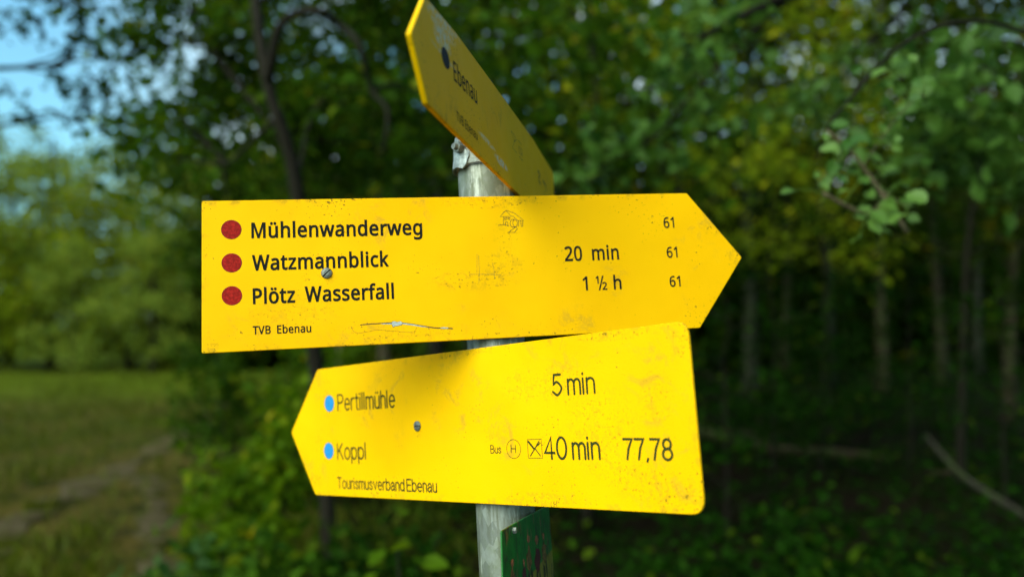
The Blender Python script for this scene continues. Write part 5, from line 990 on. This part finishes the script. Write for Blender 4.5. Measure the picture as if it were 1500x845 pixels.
# thin branches against the sky
T0 = at(-420, 1000, 6)
near_tree('sky_branch_tree', 'tree outside the left edge whose dark blurred twigs hang before the sky', (T0[0], 6, 0), [([(T0[0], 6, 0), at(-420, 300, 6), at(-330, 40, 6), at(-120, -40, 6)], .11, .03), ([at(-330, 40, 6), at(-150, 90, 5.8), at(20, 95, 5.6), at(130, 80, 5.5)], .03, .008), ([at(-330, 60, 6), at(-100, 180, 5.8), at(60, 172, 5.6)], .03, .008), ([at(-120, -40, 6), at(60, -10, 5.6), at(140, 10, 5.4)], .02, .006)],
          [(at(20, 95, 5.6), at(90, 60, 5.5), .008), (at(60, 95, 5.6), at(140, 78, 5.5), .008), (at(20, 172, 5.6), at(120, 180, 5.5), .008), (at(-20, 175, 5.6), at(70, 190, 5.5), .008), (at(-60, 90, 5.8), at(20, 30, 5.5), .008), (at(60, -10, 5.6), at(120, 30, 5.5), .008), (at(20, 172, 5.6), at(160, 165, 5.5), .009), (at(20, 95, 5.6), at(150, 120, 5.5), .008), (at(-60, 180, 5.8), at(40, 140, 5.5), .008), (at(-60, -10, 5.8), at(50, 30, 5.5), .008), *[(at(-330, 40, 6) if k % 2 else at(-120, -40, 6), at(-330 + 300 * math.cos(k * 1.3) * (.5 + .5 * (k % 3) / 2), -190 + 230 * math.sin(k * 1.3), 6 + 1.1 * math.sin(k * 2.1)), .012) for k in range(30) if -330 + 300 * math.cos(k * 1.3) * (.5 + .5 * (k % 3) / 2) < -90 or -190 + 230 * math.sin(k * 1.3) < -110], (at(60, 95, 5.6), at(110, 160, 5.5), .008)], 3200, .07, leaf_under, bark_dark, rng, spread=.045)

# ---- tree on the right whose limbs reach over the top of the picture
rng = np.random.default_rng(66)
R0_ = np.array([3.3, 4.6, 0])
TR = [R0_, at(1660, 400, 4.6), at(1640, 0, 4.6), at(1600, -300, 4.7)]
L1 = [at(1655, 250, 4.6), at(1500, 62, 4.2), at(1430, 178, 3.9), at(1395, 205, 3.8)]
L2 = [at(1640, 0, 4.6), at(1380, -60, 4.0), at(1160, -10, 3.5), at(1030, 50, 3.1)]
L3 = [at(1160, -10, 3.5), at(1040, 110, 3.7), at(960, 200, 3.9), at(890, 240, 4.0)]
L4 = [at(1380, -60, 4.0), at(1300, 40, 4.6), at(1200, 110, 5.0)]
L5 = [at(1655, 330, 4.6), at(1540, 200, 4.2), at(1460, 200, 3.6), at(1400, 190, 3.2)]
tw = [(L2[3], at(1005, 95, 3.0), .006), (L2[3], at(985, 45, 3.1), .006), (L2[2], at(1060, 30, 3.2), .007), (L3[2], at(925, 190, 3.8), .006), (L3[2], at(985, 255, 3.9), .006), (L3[3], at(865, 270, 4.0), .006), (L3[1], at(1040, 200, 3.8), .006), (L3[3], at(900, 215, 3.8), .006),
      (L3[1], at(960, 130, 3.9), .006), (L4[1], at(1240, 150, 4.8), .007), (L4[2], at(1130, 160, 5.0), .007), (L4[2], at(1190, 210, 5.0), .007), (L4[1], at(1350, 90, 4.6), .007), (L1[2], at(1380, 250, 3.7), .006), (L1[2], at(1440, 260, 3.8), .006), (L5[2], at(1400, 210, 3.2), .006), (L5[1], at(1480, 260, 3.9), .006), (L1[1], at(1440, 40, 4.2), .007), (L2[1], at(1330, -10, 4.1), .007), (L2[2], at(1110, -60, 3.6), .007), (L2[1], at(1250, -60, 4.2), .007), (L1[1], at(1500, 130, 4.1), .007), (L5[2], at(1440, 270, 3.0), .006), (L5[2], at(1370, 175, 3.0), .006), (L5[3], at(1340, 215, 3.0), .005), (L5[1], at(1490, 320, 3.2), .006)]
near_tree('overhanging_tree', 'tree at the right edge whose leafy limbs reach over the forest top', R0_, [(TR, .10, .05), (L1, .030, .012), (L2, .032, .010), (L3, .012, .006), (L4, .016, .007), (L5, .018, .007)], tw, 2100, .074, leaf_spray, bark_dark, rng, spread=.07, up=.35)
# mid-distance trees filling the upper middle and right
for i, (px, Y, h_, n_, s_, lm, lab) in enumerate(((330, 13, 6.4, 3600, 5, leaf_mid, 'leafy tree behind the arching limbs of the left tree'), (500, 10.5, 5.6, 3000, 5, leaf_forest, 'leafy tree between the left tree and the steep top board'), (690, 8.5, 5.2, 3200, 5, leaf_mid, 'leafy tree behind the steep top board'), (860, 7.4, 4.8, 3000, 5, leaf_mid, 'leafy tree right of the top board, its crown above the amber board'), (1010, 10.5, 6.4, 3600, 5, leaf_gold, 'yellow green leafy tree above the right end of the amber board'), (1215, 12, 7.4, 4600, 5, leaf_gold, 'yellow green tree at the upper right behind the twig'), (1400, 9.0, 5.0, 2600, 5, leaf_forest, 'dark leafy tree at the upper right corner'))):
    r_ = thing('understorey_tree', lab, 'tree', ((px - 750) / 1300 * Y, Y, -.03), 'small trees at the forest edge')
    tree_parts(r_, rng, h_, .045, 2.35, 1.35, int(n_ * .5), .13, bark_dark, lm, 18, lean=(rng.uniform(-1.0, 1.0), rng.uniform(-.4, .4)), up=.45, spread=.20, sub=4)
# low saplings among the trunks
slab = ['sapling beside the lower right corner of the lemon board', 'sapling below the tip of the amber board', 'dark sapling in front of the grey trunks', 'sapling with level leaf sprays right of the brown trunk', 'sapling at the right edge, halfway up the photo', 'sapling in front of the foot of the brown trunk', 'sapling low at the right edge of the forest', 'thin sapling hidden behind the boards',
 'broad leafy sapling between the lemon board and the grey trunks', 'leafy sapling right of the twig before the black forest', 'tall sapling left of the brown trunk', 'sapling spreading over the level log', 'drooping sapling at the upper right edge of the forest']
for i, (px, Y, h_, n_, base) in enumerate(((1062, 7.0, 1.9, 600, .2), (1110, 10.5, 2.6, 800, .3), (1180, 12, 2.6, 800, .3), (1330, 10, 2.4, 420, .7), (1465, 8, 2.1, 520, .4), (1255, 14, 1.5, 500, .2), (1430, 11, 1.4, 420, .1), (800, 9, 2.6, 700, .3), (1130, 8.5, 2.9, 1000, .5), (1390, 13, 3.6, 900, .9), (1235, 16, 4.2, 1000, .8), (1200, 9.5, 1.5, 600, .1), (1490, 12, 4.2, 900, 1.2))):
    r_ = thing('sapling', slab[i], 'sapling', ((px - 750) / 1300 * Y, Y, -.02), 'saplings on the forest floor')
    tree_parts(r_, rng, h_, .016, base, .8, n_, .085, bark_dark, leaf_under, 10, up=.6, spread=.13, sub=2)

# ---- the sharp twig on the right
rng = np.random.default_rng(77)
Yt = 1.9
root = thing('hazel_sapling', 'hazel with a broken bare twig and round pale green leaves right of the amber board', 'sapling', (1.75, 2.3, 0)); b = np.array([1.75, 2.3, 0])
tk = MB(); Pm = spline_pts([b, (1.70, 2.25, .9), (1.55, 2.2, 1.9), at(1560, 60, 2.15)], 20) - b; tk.tube(Pm, np.linspace(.016, .008, 20), 8); tk.build('trunk', bark_dark, root, True)
lb = MB()
M1 = spline_pts([at(1560, 60, 2.15), at(1440, 25, 2.05), at(1330, 60, 2.0), at(1235, 160, 1.93), at(1214, 188, 1.92)], 24) - b; lb.tube(M1, np.linspace(.006, .0030, 24), 7)
lb.build('limbs', bark_dark, root, True)
tg = MB()
M2 = spline_pts([at(1214, 188, 1.92), at(1252, 222, 1.9), at(1290, 275, 1.88), at(1332, 341, 1.86)], 16) - b; tg.tube(M2, np.linspace(.0032, .0052, 16), 7)
M3 = spline_pts([at(1300, 292, 1.88), at(1275, 312, 1.86), at(1245, 302, 1.85), at(1208, 282, 1.84)], 12) - b; tg.tube(M3, np.linspace(.0035, .0042, 12), 7)
M4 = spline_pts([at(1268, 243, 1.9), at(1300, 195, 1.88), at(1338, 150, 1.86), at(1362, 136, 1.85)], 12) - b; tg.tube(M4, np.linspace(.0020, .0010, 12), 6)
M5 = spline_pts([at(1255, 226, 1.9), at(1225, 240, 1.87), at(1200, 270, 1.86)], 8) - b; tg.tube(M5, np.linspace(.0018, .001, 8), 5)
M6 = spline_pts([at(1290, 275, 1.88), at(1330, 300, 1.84), at(1345, 292, 1.82)], 8) - b; tg.tube(M6, np.linspace(.0018, .001, 8), 5)
tg.build('broken_twig', twig_bark, root, True)
sp = [(1363, 135, 33), (1332, 155, 36), (1325, 178, 22), (1297, 187, 30), (1262, 203, 40), (1272, 197, 26), (1240, 228, 24), (1222, 245, 26), (1213, 265, 27), (1248, 240, 26), (1288, 245, 30), (1302, 250, 34), (1270, 262, 22), (1258, 252, 18), (1306, 312, 44), (1318, 320, 40), (1345, 288, 36), (1330, 296, 28), (1255, 352, 32), (1262, 318, 24), (1285, 330, 30), (1155, 280, 22), (1275, 285, 20), (1238, 262, 20), (1320, 170, 20), (1350, 140, 20), (1290, 318, 34), (1240, 278, 16)]
C = []; S = []; H = []
stems = np.concatenate([M1, M2, M3, M4, M5, M6])
for k in range(40):
    M_ = (M1[8:], M4, M5, M6, M4, M2[:9], M3)[k % 7]; p_ = M_[rng.integers(1, len(M_))] + b
    q_ = p_ + rng.normal(size=3) * .028; sp.append(((q_[0] / q_[1]) * 1300 + 750, 481 - (q_[2] - CAM_H) / q_[1] * 1300, rng.uniform(15, 30)))
for (px, py, w_) in sp:
    c_ = at(px, py, 1.87 + rng.uniform(-.06, .06)) - b; q_ = min(stems, key=lambda p: np.linalg.norm(p - c_))
    C.append(c_); S.append(w_ / 1300 * 1.86 * .96); H.append((c_ - q_) / (np.linalg.norm(c_ - q_) + 1e-6) + rng.normal(size=3) * .35 + np.array([0, 0, -.25]))
near_leaves('crown', C, S, H, leaf_mat('round_hazel_leaves', (.032, .10, .006), (.115, .21, .028), spec=.4, trans=.4), rng, root, stems)

# ---- shrubs along the track and at the photo's lower edge
rng = np.random.default_rng(88)
def shrub(name, label, px, Y, w_, h_, n_, leaf, lm, up=.5, sp=.1):
    r_ = thing(name, label, 'shrub', ((px - 750) / 1300 * Y, Y, -.02), 'shrubs around the signpost')
    tk = MB(); paths = []
    for k in range(max(7, int(n_ / 130))):
        an = k * 2.4; rr = math.sqrt(rng.uniform(0, 1)) * w_ * .5
        top = np.array([rr * math.cos(an), rr * math.sin(an), h_ * (1 - .55 * (rr / w_ * 2) ** 2) * rng.uniform(.6, 1.05)])
        P_ = spline_pts([(top[0] * .15, top[1] * .15, 0), (top[0] * .6, top[1] * .6, top[2] * .6), tuple(top)], 8)
        tk.tube(P_, np.linspace(.009, .003, 8), 5, cap=False); paths.append(P_[2:])
    tk.build('stems', bark_dark, r_, True)
    leaves('foliage', scatter_on(rng, paths, n_, sp, .7), leaf, lm, rng, r_, up=up, droop=.3)
shrub('shrub', 'green shrub beside the track, left of the pointed end of the lemon board', 385, 5.2, 1.1, 1.5, 1100, .095, leaf_bright)
shrub('shrub', 'shrub where the track meets the trees, under the left end of the amber board', 345, 9.0, 1.7, 1.75, 1500, .085, leaf_mid)
shrub('shrub', 'dark leafy shrub at the lower left of the lemon board', 400, 4.0, 1.0, .86, 700, .085, leaf_mid)
shrub('shrub', 'low leafy plant near the lower left edge of the photo beside bare soil', 300, 4.6, .7, .7, 300, .085, leaf_cool)
shrub('shrub', 'fresh green plant under the lemon board, left of the post', 615, 2.5, .5, 1.16, 260, .085, leaf_bright, .6)
shrub('shrub', 'dark shrub under the lemon board', 560, 4.2, 1.3, 1.0, 800, .07, leaf_under)
shrub('shrub', 'dark shrub behind the green plate on the post', 850, 4.0, 1.2, .85, 700, .07, leaf_under)
shrub('shrub', 'dark shrub in the lower right corner', 1420, 4.2, 1.5, .66, 900, .07, leaf_under)
shrub('shrub', 'dark shrub at the lower edge right of the lemon board', 1120, 4.4, 1.5, .78, 900, .07, leaf_under)
shrub('shrub', 'tall green shrub behind the left end of the lemon board', 470, 8.0, 1.6, 1.75, 1300, .10, leaf_bright)
shrub('shrub', 'shrub behind the gap between the amber and lemon boards', 600, 9.5, 1.8, 1.8, 1400, .09, leaf_forest)

# ---- dead wood on the forest floor
def log(label, pts, r0, r1, bark):
    pts = np.array(pts); b = pts[0].copy(); mb = MB(); P_ = spline_pts(pts - b, 18); mb.tube(P_, np.linspace(r0, r1, 18), 9, wob=.12, rng=rng)
    o = mb.build('fallen_log', bark, None, True); o.location = b; tag(o, label, 'log', 'dead wood on the forest floor')
log('pale fallen log lying level on the forest floor right of the lemon board', [at(1010, 628, 11.6), at(1120, 655, 11.4), at(1220, 662, 11.2), at(1300, 668, 11.0)], .08, .05, bark_brown)
log('brown fallen log end close to the right edge of the lemon board', [at(1000, 636, 12.8), at(1060, 638, 13), at(1110, 640, 13.2)], .10, .09, bark_brown)
log('slanting dead branch running down to the right edge of the forest floor', [at(1352, 636, 8.2), at(1400, 690, 7.6), at(1450, 725, 7.2), at(1530, 772, 6.8)], .018, .030, bark_grey)
log('thin mossy dead branch lying below the level log', [at(1240, 690, 10), at(1330, 694, 9.8), at(1390, 690, 9.6)], .05, .03, bark_brown)
